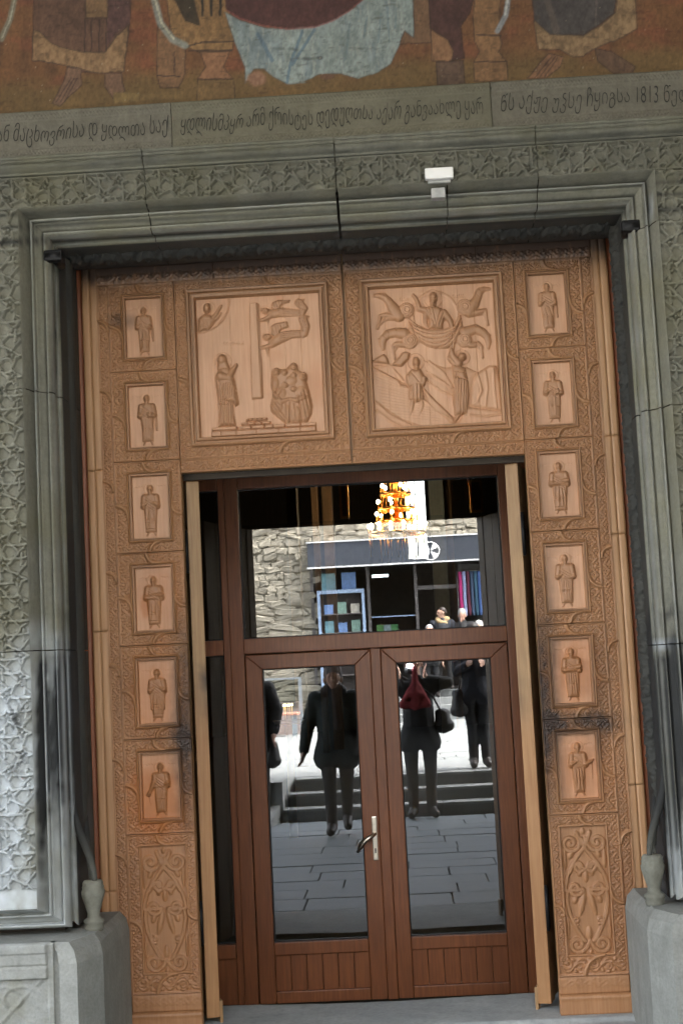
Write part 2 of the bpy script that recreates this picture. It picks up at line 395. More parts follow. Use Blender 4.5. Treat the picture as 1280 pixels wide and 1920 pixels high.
def arc_pts(cx, cz, r, a0, a1, n=10):
    return [(cx + r * math.cos(a0 + (a1 - a0) * i / n), cz + r * math.sin(a0 + (a1 - a0) * i / n)) for i in range(n + 1)]
FIL = [2.972 - 0.4215 * k for k in range(7)]
def carved_cell(name, u0, u1, z0, z1, fu0, fu1, fz0, fz1, mat, parent, seed, pitch=0.0034, hole=True):
    """a board with a vine border between its outer fillet and an inner frame rectangle"""
    U, Z = panel_grid(u0, u1, z0, z1, pitch)
    C = Carve(U, Z, 1.0)
    dl, dr, db, dt = (fu0 - u0), (u1 - fu1), (fz0 - z0), (z1 - fz1)
    # pick the band each point belongs to by mitring
    L = (U - u0) / max(dl, 1e-6); R = (u1 - U) / max(dr, 1e-6); B = (Z - z0) / max(db, 1e-6); T = (z1 - Z) / max(dt, 1e-6)
    mn = np.minimum(np.minimum(L, R), np.minimum(B, T))
    side = np.where(L == mn, 0, np.where(R == mn, 1, np.where(B == mn, 2, 3)))
    H = np.zeros_like(U); ed = 0.007
    for k, (wd, s, t) in enumerate(((dl, Z, U - u0 - dl / 2), (dr, Z + .03, U - u1 + dr / 2), (db, U, Z - z0 - db / 2), (dt, U + .03, Z - z1 + dt / 2))):
        vw = max(wd - 2 * ed, 0.02)
        hv = vine(s + seed * 0.037, t, vw)
        edge = np.abs(np.abs(t) - wd / 2)
        hh = 0.0125 * hv * sstep(0, 0.006, vw / 2 - np.abs(t))
        hh = np.maximum(hh, 0.013 * sstep(0.0075, 0.0045, edge))
        H = np.where(side == k, hh, H)
    C.h = H
    # interlacing fillets: quarter loops from the inner frame to the outer one
    for (ax, az, r, a0, a1) in ((u0 + (u1 - u0) * .60, z1, dt * .95, math.pi, 1.5 * math.pi), (u0 + (u1 - u0) * .66, z0, db * .95, .5 * math.pi, math.pi),
                                (u1, z0 + (z1 - z0) * .52, dr * .95, math.pi, 1.5 * math.pi), (u0, z0 + (z1 - z0) * .38, dl * .95, 0, .5 * math.pi)):
        pts = arc_pts(ax, az, r, a0, a1)
        d = np.full(U.shape, 1e9)
        for a, b in zip(pts[:-1], pts[1:]): d = np.minimum(d, seg_dist(U, Z, a, b)[0])
        C.h = np.where(d < 0.009, 0.015 * np.sqrt(np.clip(1 - (d / 0.009) ** 2, 0, 1)) + 0.002, C.h)
    inn = (U > fu0) & (U < fu1) & (Z > fz0) & (Z < fz1)
    if hole: C.h = np.where(inn, -0.025, C.h)
    C.h = np.where(~inn & (mn < 0.02), np.minimum(C.h, 0.001), C.h)      # plank joints
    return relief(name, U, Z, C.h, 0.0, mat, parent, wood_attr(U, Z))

def saint(u0, u1, z0, z1, v, side):
    """one robed standing figure in low relief"""
    U, Z = panel_grid(u0, u1, z0, z1, 0.0024)
    cx = (u0 + u1) / 2 + v.get('dx', 0); hgt = (z1 - z0) * 0.83; zb = z0 + (z1 - z0) * 0.045
    S = hgt                                              # figure units: x in figure heights, y up from the feet
    C = Carve((U - cx) / S, (Z - zb) / S, 1.0 / S)
    k = 0.9
    sw = v.get('w', 0.135)
    C.ring(0, .895, .105, .010, .0016); C.ring(0, .895, .085, .006, -.0008)
    # feet
    C.chain([(-.05, .07, .018), (-.085, .005, .016)], k); C.chain([(.05, .07, .018), (.085, .005, .016)], k)
    # robe
    C.poly([(-sw * .75, .06), (sw * .75, .06), (sw * .85, .30), (sw * .95, .52), (sw * 1.02, .70), (sw * .7, .80), (0, .83), (-sw * .7, .80), (-sw * 1.02, .70), (-sw * .95, .52), (-sw * .85, .30)], 0.0125, .085)
    C.chain([(-sw * .8, .74, .062), (-sw * 1.0, .56, .058)], k); C.chain([(sw * .8, .74, .062), (sw * 1.0, .56, .058)], k)
    if v.get('cape'): C.poly([(-sw * 1.05, .22), (-sw * .8, .2), (-sw * .75, .6), (-sw * 1.1, .6)], .010, .03); C.poly([(sw * 1.05, .22), (sw * .8, .2), (sw * .75, .6), (sw * 1.1, .6)], .010, .03)
    arm = v.get('arm', 'chest')
    if arm in ('chest', 'book'):
        C.chain([(-sw, .56, .05), (-.03, .62, .030), (.0, .66, .024)], 1.1, .005)
        C.chain([(sw, .56, .05), (.05, .53, .034)], 1.1, .005)
    if arm == 'book': C.poly([(.02, .50), (.105, .53), (.095, .64), (.01, .61)], .021, .015)
    if arm == 'fold':
        C.chain([(-sw, .57, .052), (.06, .57, .032)], 1.1, .006); C.chain([(sw, .62, .05), (-.04, .61, .032)], 1.1, .007)
    if arm == 'pray':
        C.chain([(-sw, .58, .05), (-.01, .66, .028), (0, .71, .02)], 1.1, .006); C.chain([(sw, .58, .05), (.03, .65, .028), (.01, .71, .02)], 1.1, .006)
    if arm == 'out':
        q = v.get('out', 1)
        C.chain([(q * sw, .58, .05), (q * .24, .62, .026), (q * .28, .65, .015)], 1.1, .005); C.chain([(-q * sw, .58, .05), (q * .0, .64, .028)], 1.1, .006)
        C.chain([(q * .25, .61, .014), (q * .25, .30, .008)], .8)
    if arm == 'down':
        C.chain([(-sw, .62, .05), (-.20, .46, .030), (-.23, .42, .03)], 1.0, .004); C.chain([(sw, .6, .05), (.06, .56, .03)], 1.1, .005)
        C.dome(-.24, .39, .045, .035, .009); C.chain([(-.23, .38, .012), (-.20, .2, .008)], .6)
    if v.get('drape'): C.chain([(v['drape'] * .16, .52, .03), (v['drape'] * .18, .28, .018)], 1.0)
    # folds
    rr = random.Random(v['seed'])
    for i in range(9):
        x = -sw * .75 + 1.5 * sw * (i + .5) / 9
        C.cut([(x * 1.05, .09), (x + rr.uniform(-.03, .03), .30), (x * .8 + v.get('lean', .0), .52)], .008, .0030)
    for i in range(4): C.cut([(-sw * .8, .74 - i * .05), (sw * .5, .62 - i * .055)], .007, .0022)
    if v.get('hem'): C.cut([(-.12, .12), (.12, .12)], .008, .003); C.cut([(-.12, .24), (.12, .24)], .007, .002)
    # head, hair, beard, face
    C.chain([(0, .80, .035), (0, .84, .035)], 1.1, .004)
    C.dome(0, .90, .058, .075, .0165)
    if v.get('beard', 1): C.dome(0, .845, .040, .05, .0155)
    C.cut([(-.03, .905), (.03, .905)], .010, .0022); C.rib([(0, .91), (0, .88)], .008, .0018); C.cut([(-.018, .865), (.018, .865)], .007, .0016)
    # small incised name letters beside the head
    for sx in (-1, 1):
        for i in range(3):
            x = sx * (.16 + .055 * i); zz = .93 + rr.uniform(-.01, .01)
            C.cut([(x - .016, zz - .02), (x - .012, zz + .02), (x + .014, zz + .01)], .006, .0011); C.cut([(x + .012, zz - .022), (x + .012, zz + .012)], .006, .0010)
    fig = np.clip(C.m, 0, 1) * v.get('t', .55)
    at = wood_attr(U, Z, 0.0, fig)
    return U, Z, C.h * 1.35, at
SAINTS_L = [dict(arm='chest', drape=1, w=.125), dict(arm='book', drape=1, w=.135), dict(arm='pray', beard=1, hem=1, w=.135), dict(arm='fold', beard=0, hem=1, w=.145, t=.5), dict(arm='pray', cape=1, beard=0, hem=1, w=.13, t=.6), dict(arm='down', w=.13, t=.65)]
SAINTS_R = [dict(arm='chest', drape=1, lean=-.05, w=.135), dict(arm='book', w=.14), dict(arm='fold', beard=0, hem=1, w=.15), dict(arm='chest', w=.145), dict(arm='fold', w=.14, t=.7), dict(arm='out', w=.13, t=.6)]

def mir(a, b, sgn): return (a, b) if sgn > 0 else (-b, -a)
for sgn, saints in ((-1, SAINTS_L), (1, SAINTS_R)):
    # plain outer stile in boards, and the narrow red-stained strip behind it
    zj = [0.0, 0.62, 1.78, 2.52, TOP] if sgn < 0 else [0.0, 0.98, 2.10, 2.55, TOP]
    for a, b in ((1.147, 1.183), (1.184, 1.218)):
        for z0, z1 in zip(zj[:-1], zj[1:]):
            u0, u1 = mir(a, b, sgn)
            U, Z = panel_grid(u0, u1, z0 + 0.001, z1 - 0.0008, 0.012)
            relief("stile_board", U, Z, np.full(U.shape, 0.004 + (0.001 if a > 1.16 else 0)), 0.0, STILEW, screen, wood_attr(U, Z))
    u0, u1 = mir(1.2185, 1.275, sgn)
    U, Z = panel_grid(u0, u1, 0, TOP, 0.011)
    relief("red_edge_strip", U, Z, 0.012 * np.sin(np.pi * np.clip((np.abs(U) - 1.2185) / 0.0565, 0, 1)), 0.03, WOODR, screen)
    # the long outer vine band
    u0, u1 = mir(1.096, 1.1465, sgn)
    for z0, z1 in zip(FIL[:1] + [0.06], [3.385, FIL[0] - 0.0015]) if False else ((0.16, 3.385),):
        U, Z = panel_grid(u0, u1, z0, z1, 0.0034)
        t = U - (u0 + u1) / 2
        h = 0.0125 * vine(Z, t * (1 if sgn > 0 else -1), 0.040) * sstep(0, .005, .0205 - np.abs(t))
        h = np.maximum(h, 0.012 * sstep(.0215, .0235, np.abs(t)))
        C = Carve(U, Z, 1.0)
        C.h = h
        for zz in [FIL[k] - 0.13 for k in range(6)] + [3.17]:
            pts = arc_pts(u0 if sgn < 0 else u1, zz, 0.046, 0 if sgn < 0 else .5 * math.pi, .5 * math.pi if sgn < 0 else math.pi)
            d = np.full(U.shape, 1e9)
            for a, b in zip(pts[:-1], pts[1:]): d = np.minimum(d, seg_dist(U, Z, a, b)[0])
            C.h = np.where(d < .008, .015 * np.sqrt(np.clip(1 - (d / .008) ** 2, 0, 1)) + .002, C.h)
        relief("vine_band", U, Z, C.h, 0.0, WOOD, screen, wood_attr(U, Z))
    cu0, cu1 = mir(0.788, 1.0955, sgn); fu0, fu1 = mir(0.838, 1.032, sgn)
    zt = [3.385] + FIL[:6]
    for k in range(6):
        z1, z0 = zt[k] - 0.0008, zt[k + 1] + 0.0008
        fz0, fz1 = z0 + 0.052, z1 - 0.053
        carved_cell("vine_border", cu0, cu1, z0, z1, fu0, fu1, fz0, fz1, WOOD, screen, k * 3 + (5 if sgn > 0 else 0))
        v = dict(saints[k]); v['seed'] = k + (20 if sgn > 0 else 0)
        U, Z, hh, at = saint(fu0 + 0.013, fu1 - 0.013, fz0 + 0.013, fz1 - 0.013, v, sgn)
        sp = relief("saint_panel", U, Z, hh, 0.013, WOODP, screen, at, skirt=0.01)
        framed_rect_mesh("panel_frame", fu0, fu1, fz0, fz1, PROF_S, WOOD, sp)
    # lower cell: heart-shaped scrollwork
    z1, z0 = FIL[5] - 0.0008, 0.165
    carved_cell("vine_border", cu0, cu1, z0, z1, fu0 - .004, fu1 + .004, 0.257, 0.812, WOOD, screen, 40)
    U, Z = panel_grid(fu0 - .003, fu1 + .003, 0.258, 0.811, 0.0028)
    X = (U - (fu0 + fu1) / 2) / 0.097; Yv = (0.811 - Z) / 0.553
    C = Carve(np.abs(X) * 0.097, Yv * 0.553, 1.0)
    def sc_(pts): return [(a * .097, b * .553) for a, b in pts]
    def spiral(cx, cy, r0, r1, a0, turns, sx=1, n=40):
        return [((cx * .097 + sx * (r0 + (r1 - r0) * i / n) * math.cos(a0 + turns * 2 * math.pi * i / n)), (cy * .553 + (r0 + (r1 - r0) * i / n) * math.sin(a0 + turns * 2 * math.pi * i / n))) for i in range(n + 1)]
    def scroll(pts, w=.0085):
        d = np.full(U.shape, 1e9)
        for a, b in zip(pts[:-1], pts[1:]): d = np.minimum(d, seg_dist(C.x, C.y, a, b)[0])
        hh = .012 * np.sqrt(np.clip(1 - (d / w) ** 2, 0, 1)) - .004 * np.exp(-(d / (w * .3)) ** 2)
        C.h = np.maximum(C.h, hh)
    scroll(spiral(.60, .13, .004, .042, 0, 1.5) + sc_([(.10, .10), (.04, .16)]))
    scroll(sc_([(.0, .17), (.25, .22), (.55, .29), (.82, .38), (.95, .47), (.97, .5)]))
    scroll(sc_([(.0, .17), (.12, .13), (.3, .05)]))
    scroll(spiral(.27, .315, .003, .026, .2, 1.4) + sc_([(.5, .29), (.7, .36)]), .007)
    scroll(spiral(.50, .49, .003, .034, .5, 1.4) + sc_([(.88, .50), (.93, .58), (.84, .68), (.62, .78), (.38, .86), (.2, .9)]))
    scroll(spiral(.56, .925, .004, .036, -1, 1.5) + sc_([(.15, .95), (.02, .90)]))
    scroll(spiral(.55, .74, .002, .018, 0, 1.3), .005)
    for (a, b, ra, rb, ro) in ((.0, .39, .012, .030, 0), (.22, .60, .013, .060, .25), (.62, .22, .012, .022, .4), (.9, .25, .008, .05, 0), (.28, .37, .011, .014, 0), (.55, .575, .012, .02, .3), (.0, .985, .010, .014, 0), (0, .84, .012, .03, 0), (.94, .80, .006, .05, 0), (.0, .04, .008, .014, 0)):
        C.dome(a * .097, b * .553, ra, rb, .010, -ro)
    relief("scroll_panel", U, Z, np.clip(C.h, 0, 1), 0.006, WOOD, screen, wood_attr(U, Z), skirt=.01)
    # skirting: worn boards at the foot
    u0, u1 = mir(0.788, 1.0955, sgn)
    U, Z = panel_grid(u0, u1, 0.09, 0.1635, 0.005)
    relief("foot_rail", U, Z, 0.002 + 0.0035 * vine(U, Z - 0.135, 0.05) * sstep(.0, .01, .026 - np.abs(Z - .135)), 0.0, WOOD, screen, wood_attr(U, Z))
    u0, u1 = mir(0.786, 1.2, sgn)
    U, Z = panel_grid(u0, u1, 0.004, 0.0885, 0.006)
    relief("plinth_board", U, Z, 0.012 + 0.010 * sstep(.086, .078, Z) * sstep(.0, .004, Z) - 0.004 * sstep(.078, .060, Z) + 0.002 * fbm(U * 40, Z * 40, 3), 0.0, WOOD, screen, wood_attr(U, Z))
# top board above the cells
for a, b in ((-1.146, -0.6), (-0.599, -0.003), (0.003, 0.62), (0.621, 1.146)):
    U, Z = panel_grid(a, b, 3.387, TOP, 0.005)
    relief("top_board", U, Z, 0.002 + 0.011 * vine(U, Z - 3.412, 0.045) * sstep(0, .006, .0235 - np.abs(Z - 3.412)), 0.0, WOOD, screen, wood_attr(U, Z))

# ---- the two large scenes over the opening
def scene_panel(sgn, draw, x0, y0, s):
    u0, u1 = mir(0.004, 0.7865, sgn); fu0, fu1 = mir(0.080, 0.726, sgn); fz0, fz1 = 2.610, 3.334
    carved_cell("vine_border", u0, u1, 2.549, 3.385, fu0, fu1, fz0, fz1, WOOD, screen, 60 + sgn)
    U, Z = panel_grid(u0, u1, 2.488, 2.5475, 0.0034)
    relief("vine_band", U, Z, np.maximum(.014 * vine(U, Z - 2.518, .046) * sstep(0, .005, .0235 - np.abs(Z - 2.518)), .011 * sstep(.0245, .027, np.abs(Z - 2.518))), 0.0, WOOD, screen, wood_attr(U, Z))
    pu0, pu1, pz0, pz1 = fu0 + .034, fu1 - .034, fz0 + .034, fz1 - .034
    U, Z = panel_grid(pu0, pu1, pz0, pz1, 0.0026)
    px, py = to_px(U, 0.0, Z)
    C = Carve((px - x0) * s, (py - y0) * s, 413.0 * s)
    draw(C)
    # plank joints in the background
    for i in range(1, 7):
        uu = pu0 + (pu1 - pu0) * i / 7 + 0.01 * math.sin(i * 5)
        C.h = np.where((np.abs(U - uu) < .0014) & (C.h < .012), C.h - .002, C.h)
    fig = np.clip(C.m, 0, 1) * .45
    at = wood_attr(U, Z, 0.0, fig)
    at[..., 1] += 0.25 * blob(px, py, 590, 720, 18, 40, .6) + 0.2 * blob(px, py, 515, 665, 14, 12, .6)
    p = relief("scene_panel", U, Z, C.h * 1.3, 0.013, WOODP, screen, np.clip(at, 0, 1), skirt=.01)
    framed_rect_mesh("panel_frame", fu0, fu1, fz0, fz1, PROF_B, WOOD, p)
    return p

def draw_left(C):
    # quarter roundel with a half figure
    C.ring(150, 240, 236, 5, .006)
    C.poly([(160, 385), (200, 340), (250, 350), (290, 385), (262, 430), (240, 458), (160, 478)], .016, 30)
    C.chain([(235, 405, 26), (285, 350, 16), (326, 282, 9)], .9); C.chain([(250, 400, 20), (300, 370, 12), (322, 335, 8)], .8)
    C.dome(224, 300, 27, 40, .022); C.ring(230, 300, 48, 4, .002)
    for i in range(5): C.cut([(165 + i * 18, 385), (185 + i * 14, 465)], 3.5, .003)
    # standing woman with raised hands
    C.ring(340, 688, 60, 4, .003)
    C.poly([(283, 800), (305, 745), (335, 722), (372, 722), (402, 752), (425, 820), (452, 960), (456, 1000), (432, 1015), (416, 990), (420, 1080), (436, 1158), (305, 1165), (312, 1080), (296, 900)], .020, 42)
    C.dome(334, 676, 34, 42, .024); C.poly([(302, 690), (318, 640), (350, 640), (372, 690), (395, 750), (300, 750)], .016, 22)
    C.chain([(385, 800, 30), (412, 752, 18), (438, 712, 11)], 1.0, .006); C.chain([(330, 800, 40), (392, 812, 26)], .9, .008)
    for i, (a, b) in enumerate(((322, 318), (340, 335), (358, 352), (374, 372), (390, 392), (404, 412))): C.cut([(a + 12, 850), (a, 1000), (b, 1155)], 4, .005)
    C.cut([(415, 815), (432, 900), (448, 1000)], 5, .005); C.cut([(300, 800), (325, 900), (318, 1060)], 5, .004); C.cut([(340, 960), (415, 985)], 4, .004)
    C.chain([(330, 1160, 10), (320, 1172, 8)], .8); C.chain([(395, 1155, 10), (402, 1168, 8)], .8)
    # the pillar
    C.poly([(532, 262), (588, 262), (628, 955), (553, 962)], .016, 6, .35); C.poly([(586, 262), (600, 268), (633, 950), (625, 956)], .009, 5)
    C.cut([(588, 264), (626, 954)], 3, .004)
    # two angels
    for dy, head, body, legs, arm, drape, wing in (
        (0, (648, 320, 30, 22), [(690, 342, 30), (750, 328, 36), (850, 330, 26), (912, 334, 24)], [(912, 334, 26), (930, 300, 26), (890, 258, 30), (930, 234, 5)], [(690, 352, 18), (650, 378, 14), (602, 390, 9)], [(664, 385, 11), (668, 430, 3)], [(690, 300), (698, 258), (735, 240), (830, 238), (822, 256), (775, 270), (735, 312)]),
        (0, (662, 510, 31, 24), [(700, 552, 32), (760, 512, 40), (830, 490, 30), (925, 486, 26)], [(930, 482, 28), (940, 430, 32), (918, 372, 30), (966, 358, 5)], [(700, 565, 20), (650, 582, 14), (604, 586, 9)], [(662, 585, 15), (666, 655, 3)], [(692, 490), (690, 430), (725, 408), (805, 394), (818, 438), (765, 455), (728, 522)])):
        C.poly(wing, .010, 14); C.chain(legs, .6); C.chain(body, .65); C.chain(arm, .9, .004); C.chain(drape, .8); C.dome(head[0], head[1], head[2] * 1.1, head[3] * 1.12, .017); C.cut([(head[0] - 10, head[1] - 16), (head[0] + 6, head[1]), (head[0] - 4, head[1] + 16)], 3, .003)
        for i in range(4): C.cut([(wing[1][0] + 8 + i * 22, wing[1][1] - 8), (wing[1][0] + 25 + i * 20, wing[1][1] + 45)], 3, .003)
        b0, b3 = body[1], body[3]
        for i in range(4): C.cut([(b0[0], b0[1] - 24 + i * 15), (b3[0], b3[1] - 16 + i * 10)], 3.5, .004)
        l1, l2 = legs[1], legs[2]
        for i in range(3): C.cut([(l1[0] - 14 + i * 12, l1[1] + 8), (l2[0] - 18 + i * 16, l2[1] - 10)], 3, .004)
        C.ring(head[0], head[1], 36, 3, .0015)
    # seated and standing group
    C.poly([(690, 870), (690, 800), (705, 755), (740, 738), (790, 750), (835, 705), (872, 710), (888, 750), (940, 778), (948, 835), (968, 905), (992, 1010), (985, 1070), (955, 1130), (800, 1142), (720, 1082), (683, 1010), (702, 930)], .017, 45)
    for e in ((725, 850, 36, 62), (760, 920, 62, 62), (910, 920, 60, 70), (930, 1010, 58, 110), (740, 1020, 55, 60), (815, 1070, 42, 80), (880, 1070, 42, 75), (840, 830, 60, 50)): C.dome(*e, .024)
    for e in ((728, 772, 30, 36), (790, 772, 27, 28), (853, 732, 29, 32), (858, 790, 27, 27), (921, 802, 30, 36), (795, 862, 31, 30), (855, 890, 31, 29)): C.dome(e[0], e[1], e[2] * 1.08, e[3] * 1.1, .0265); C.cut([(e[0] - 22, e[1] - 8), (e[0], e[1] - 18), (e[0] + 20, e[1] - 8)], 3.5, .0035)
    C.chain([(720, 930, 20), (765, 985, 16), (820, 965, 11)], 1.0, .016); C.chain([(930, 950, 22), (880, 975, 16), (835, 965, 11)], 1.0, .016)
    for a, b in (((700, 1000), (780, 1120)), ((720, 985), (800, 1110)), ((800, 1000), (805, 1130)), ((830, 990), (830, 1130)), ((860, 1000), (880, 1125)), ((895, 990), (920, 1120)), ((935, 900), (975, 1060)), ((915, 920), (950, 1090)), ((890, 940), (925, 1100)), ((735, 890), (720, 960)), ((770, 900), (740, 970))): C.cut([a, b], 4.5, .006)
    for e in ((728, 772), (853, 732), (921, 802), (795, 862), (855, 890)): C.cut([(e[0] - 16, e[1] + 2), (e[0] + 14, e[1] + 4)], 4, .004)
    # masonry base
    sl = lambda x: (x - 258) * -0.0525
    C.poly([(258, 1200), (1018, 1200 + sl(1018)), (1018, 1238 + sl(1018)), (258, 1240)], .016, 5)
    for x in (330, 440, 582, 745, 903): C.cut([(x, 1198 + sl(x)), (x + 2, 1236 + sl(x))], 3, .006)
    for row, y0, y1 in (((262, 445, 458, 545, 555, 640, 648, 705, 710, 790, 800, 905, 910, 1018), 1170, 1196), ((475, 520, 527, 570, 578, 622, 628, 686), 1145, 1166), ((508, 530, 535, 560, 565, 592, 597, 627, 631, 662), 1118, 1138)):
        for a, b in zip(row[::2], row[1::2]): C.poly([(a, y0 + sl(a)), (b, y0 + sl(b)), (b, y1 + sl(b)), (a, y1 + sl(a))], .018, 6, .3)
    # incised letters
    rr = random.Random(3)
    for i in range(8):
        x = 345 + i * 19; C.cut([(x, 562), (x + rr.uniform(2, 9), 543), (x + 11, 560)], 2.6, .0018); C.cut([(x + 2, 552), (x + 12, 548)], 2.4, .0015)
def draw_right(C):
    # landscape first
    C.poly([(200, 750), (300, 800), (430, 870), (600, 1000), (780, 1120), (720, 1200), (200, 1220)], .006, 30, .25)
    C.poly([(205, 955), (300, 1030), (420, 1110), (560, 1160), (560, 1230), (205, 1230)], .011, 40, .15)
    C.poly([(560, 712), (700, 762), (860, 760), (925, 792), (905, 860), (862, 1030), (770, 940), (640, 900)], .006, 40, .15)
    C.poly([(900, 850), (930, 800), (985, 765), (1010, 748), (1062, 752), (1088, 860), (1110, 1060), (980, 1045), (880, 1025)], .010, 26, .2)
    C.poly([(560, 900), (640, 985), (760, 1100), (790, 1140), (760, 1160), (600, 1010)], .010, 14, .3)
    C.poly([(870, 1030), (1000, 1050), (1120, 1060), (1120, 1200), (700, 1200), (800, 1130)], .009, 26, .15)
    C.rib([(205, 762), (300, 812), (380, 852), (400, 885), (440, 895)], 6, .006); C.rib([(440, 900), (560, 985), (640, 1050), (760, 1130)], 5, .004)
    C.poly([(228, 705), (288, 668), (318, 700), (326, 742), (210, 722)], .014, 16); C.poly([(340, 748), (395, 692), (412, 662), (440, 652), (470, 664), (458, 708), (410, 756)], .016, 16)
    for p in ([(210, 760), (330, 745), (420, 850)], [(600, 720), (700, 800), (760, 900)], [(580, 790), (690, 860), (765, 910)], [(570, 850), (680, 920), (760, 960)], [(930, 800), (960, 920), (930, 1000)], [(985, 790), (1000, 900), (985, 1030)], [(1040, 770), (1045, 900), (1060, 1040)], [(230, 1000), (330, 1090), (470, 1160)], [(240, 1060), (330, 1130), (420, 1180)], [(880, 1090), (1000, 1100), (1095, 1085)]): C.rib(p, 7, .004)
    for i in range(14): C.cut([(225 + i * 6, 800 + i * 22), (430 + i * 20, 880 + i * 19)], 2.5, .0012)
    # chariot
    for k in range(2): C.ring(640, 400, 158 - 8 * k, 4, .003)
    C.poly([(455, 420), (465, 500), (520, 578), (590, 622), (650, 634), (732, 628), (792, 580), (832, 480), (815, 395), (770, 470), (700, 500), (600, 500), (520, 470)], .016, 30, .5)
    for k in range(5):
        pts = [(640 + (186 - 6 * k) * math.cos(a), 420 + k * 2 + (80 + 30 * k) * math.sin(a)) for a in np.linspace(0.15, math.pi - .15, 16)]
        C.cut(pts, 4, .005)
    # wheels
    for cx, cy, r in ((445, 370, 52), (467, 580, 54), (843, 348, 55), (842, 573, 51)):
        C.dome(cx, cy, r, r, .017, 0, .4)
        for q in (.35, .62, .88): C.ring(cx, cy, r * q, 4, .004)
    # four horses
    H = ((((228, 268, 12), (262, 268, 20), (296, 280, 24), (326, 312, 28), (352, 352, 38), (392, 405, 44)), ((375, 415, 26), (300, 402, 17), (266, 406, 12), (258, 450, 10), (246, 492, 11)), ((370, 420, 22), (318, 425, 14), (285, 440, 10), (262, 470, 8))),
         (((430, 530, 40), (370, 522, 34), (318, 532, 30), (288, 560, 25), (280, 592, 22), (284, 636, 13)), ((430, 605, 22), (372, 602, 17), (352, 616, 12), (356, 655, 10), (364, 702, 10)), ((420, 600, 18), (380, 612, 12), (366, 640, 9), (352, 660, 8))),
         (((1012, 222, 11), (975, 222, 18), (945, 240, 24), (932, 280, 27), (908, 325, 36), (872, 376, 42)), ((895, 392, 24), (955, 376, 17), (986, 368, 13), (992, 420, 10), (1000, 468, 11)), ((890, 395, 20), (945, 392, 13), (978, 392, 10), (990, 430, 8))),
         (((848, 520, 38), (915, 498, 33), (966, 518, 29), (998, 550, 24), (1006, 588, 21), (1004, 626, 12)), ((880, 608, 22), (938, 600, 17), (958, 616, 12), (960, 650, 10), (966, 692, 10)), ((890, 608, 16), (930, 615, 12), (950, 640, 9), (958, 660, 8))))
    for body, leg, leg2 in H:
        C.chain(leg2, .6); C.chain(body, .62); C.chain(leg, .8)
        for i in range(1, 4): C.cut([(body[i][0] - 6, body[i][1] - body[i][2] * .9), (body[i][0] + 8, body[i][1] - body[i][2] * .3)], 3, .003)
    C.chain([(290, 268, 8), (300, 250, 3)], .9); C.chain([(262, 570, 8), (250, 562, 3)], .9); C.chain([(950, 225, 8), (940, 210, 3)], .9); C.chain([(1012, 552, 8), (1022, 540, 3)], .9)
    # the prophet in the chariot
    C.ring(625, 292, 60, 4, .003); C.ring(625, 292, 48, 3, .001)
    C.poly([(556, 356), (600, 342), (660, 345), (700, 366), (728, 402), (705, 430), (690, 500), (598, 500), (596, 430), (572, 420)], .022, 32)
    C.chain([(575, 372, 24), (535, 362, 17), (512, 295, 13), (490, 266, 10)], 1.0, .004); C.chain([(700, 390, 27), (745, 440, 18), (766, 520, 13)], 1.0, .004); C.chain([(766, 520, 16), (762, 575, 22), (755, 645, 14)], .8)
    C.chain([(575, 400, 20), (570, 450, 16), (590, 490, 10)], .8)
    C.dome(628, 286, 29, 40, .030); C.dome(628, 325, 21, 28, .027)
    for a in ((605, 360, 640, 490), (625, 355, 655, 490), (585, 370, 620, 440), (680, 370, 650, 480), (700, 390, 665, 490)): C.cut([(a[0], a[1]), (a[2], a[3])], 4, .004)
    C.cut([(610, 288), (646, 288)], 4, .004); C.cut([(762, 530), (758, 640)], 4, .004)
    # reaching figure
    C.ring(823, 696, 52, 4, .003)
    C.poly([(758, 742), (800, 742), (850, 768), (868, 850), (874, 950), (862, 1085), (775, 1096), (762, 985), (770, 890), (756, 800)], .022, 36)
    C.chain([(805, 735, 24), (768, 690, 16), (752, 640, 10)], 1.0, .006); C.chain([(790, 750, 22), (740, 700, 16), (750, 650, 10)], 1.0, .002)
    C.dome(826, 690, 30, 29, .030); C.chain([(800, 1090, 15), (770, 1140, 9)], 1.0); C.chain([(852, 1085, 15), (866, 1148, 9)], 1.0)
    for a in ((785, 800, 790, 1080), (805, 830, 800, 1085), (825, 850, 815, 1085), (845, 860, 838, 1085), (860, 870, 850, 1080), (775, 790, 850, 800), (780, 830, 862, 850)): C.cut([(a[0], a[1]), (a[2], a[3])], 4, .005)
    # standing man in a short tunic
    C.ring(507, 727, 56, 4, .003)
    C.chain([(486, 995, 20), (480, 1050, 15), (466, 1108, 9)], .9); C.chain([(546, 985, 19), (552, 1030, 15), (528, 1110, 9)], .9)
    C.poly([(446, 812), (480, 774), (542, 774), (574, 832), (570, 882), (552, 890), (566, 965), (554, 996), (510, 1006), (464, 986), (456, 930), (466, 886), (446, 870)], .021, 34)
    C.chain([(458, 830, 20), (470, 880, 16), (530, 850, 11)], 1.0, .008); C.chain([(565, 840, 20), (556, 876, 16), (510, 838, 11)], 1.0, .008)
    C.dome(511, 726, 26, 36, .029); C.dome(514, 762, 18, 22, .025)
    for a in ((475, 890, 475, 985), (495, 880, 500, 1000), (520, 880, 525, 1000), (545, 890, 545, 990), (480, 800, 530, 860)): C.cut([(a[0], a[1]), (a[2], a[3])], 4, .004)
    rr = random.Random(9)
    for x0 in (400, 760):
        for i in range(6):
            x = x0 + i * 15; y = 288 - (x - 400) * .055; C.cut([(x, y + 12), (x + rr.uniform(1, 8), y - 8), (x + 9, y + 8)], 2.5, .0016)
scene_panel(-1, draw_left, 330, 500, 3.879)
scene_panel(1, draw_right, 640, 480, 3.657)
box("gap_blocker", -.787, .787, .071, .10, 2.462, 2.489, DARKWALL, screen)  # dark strip added to shut out light in the gap above the leaves
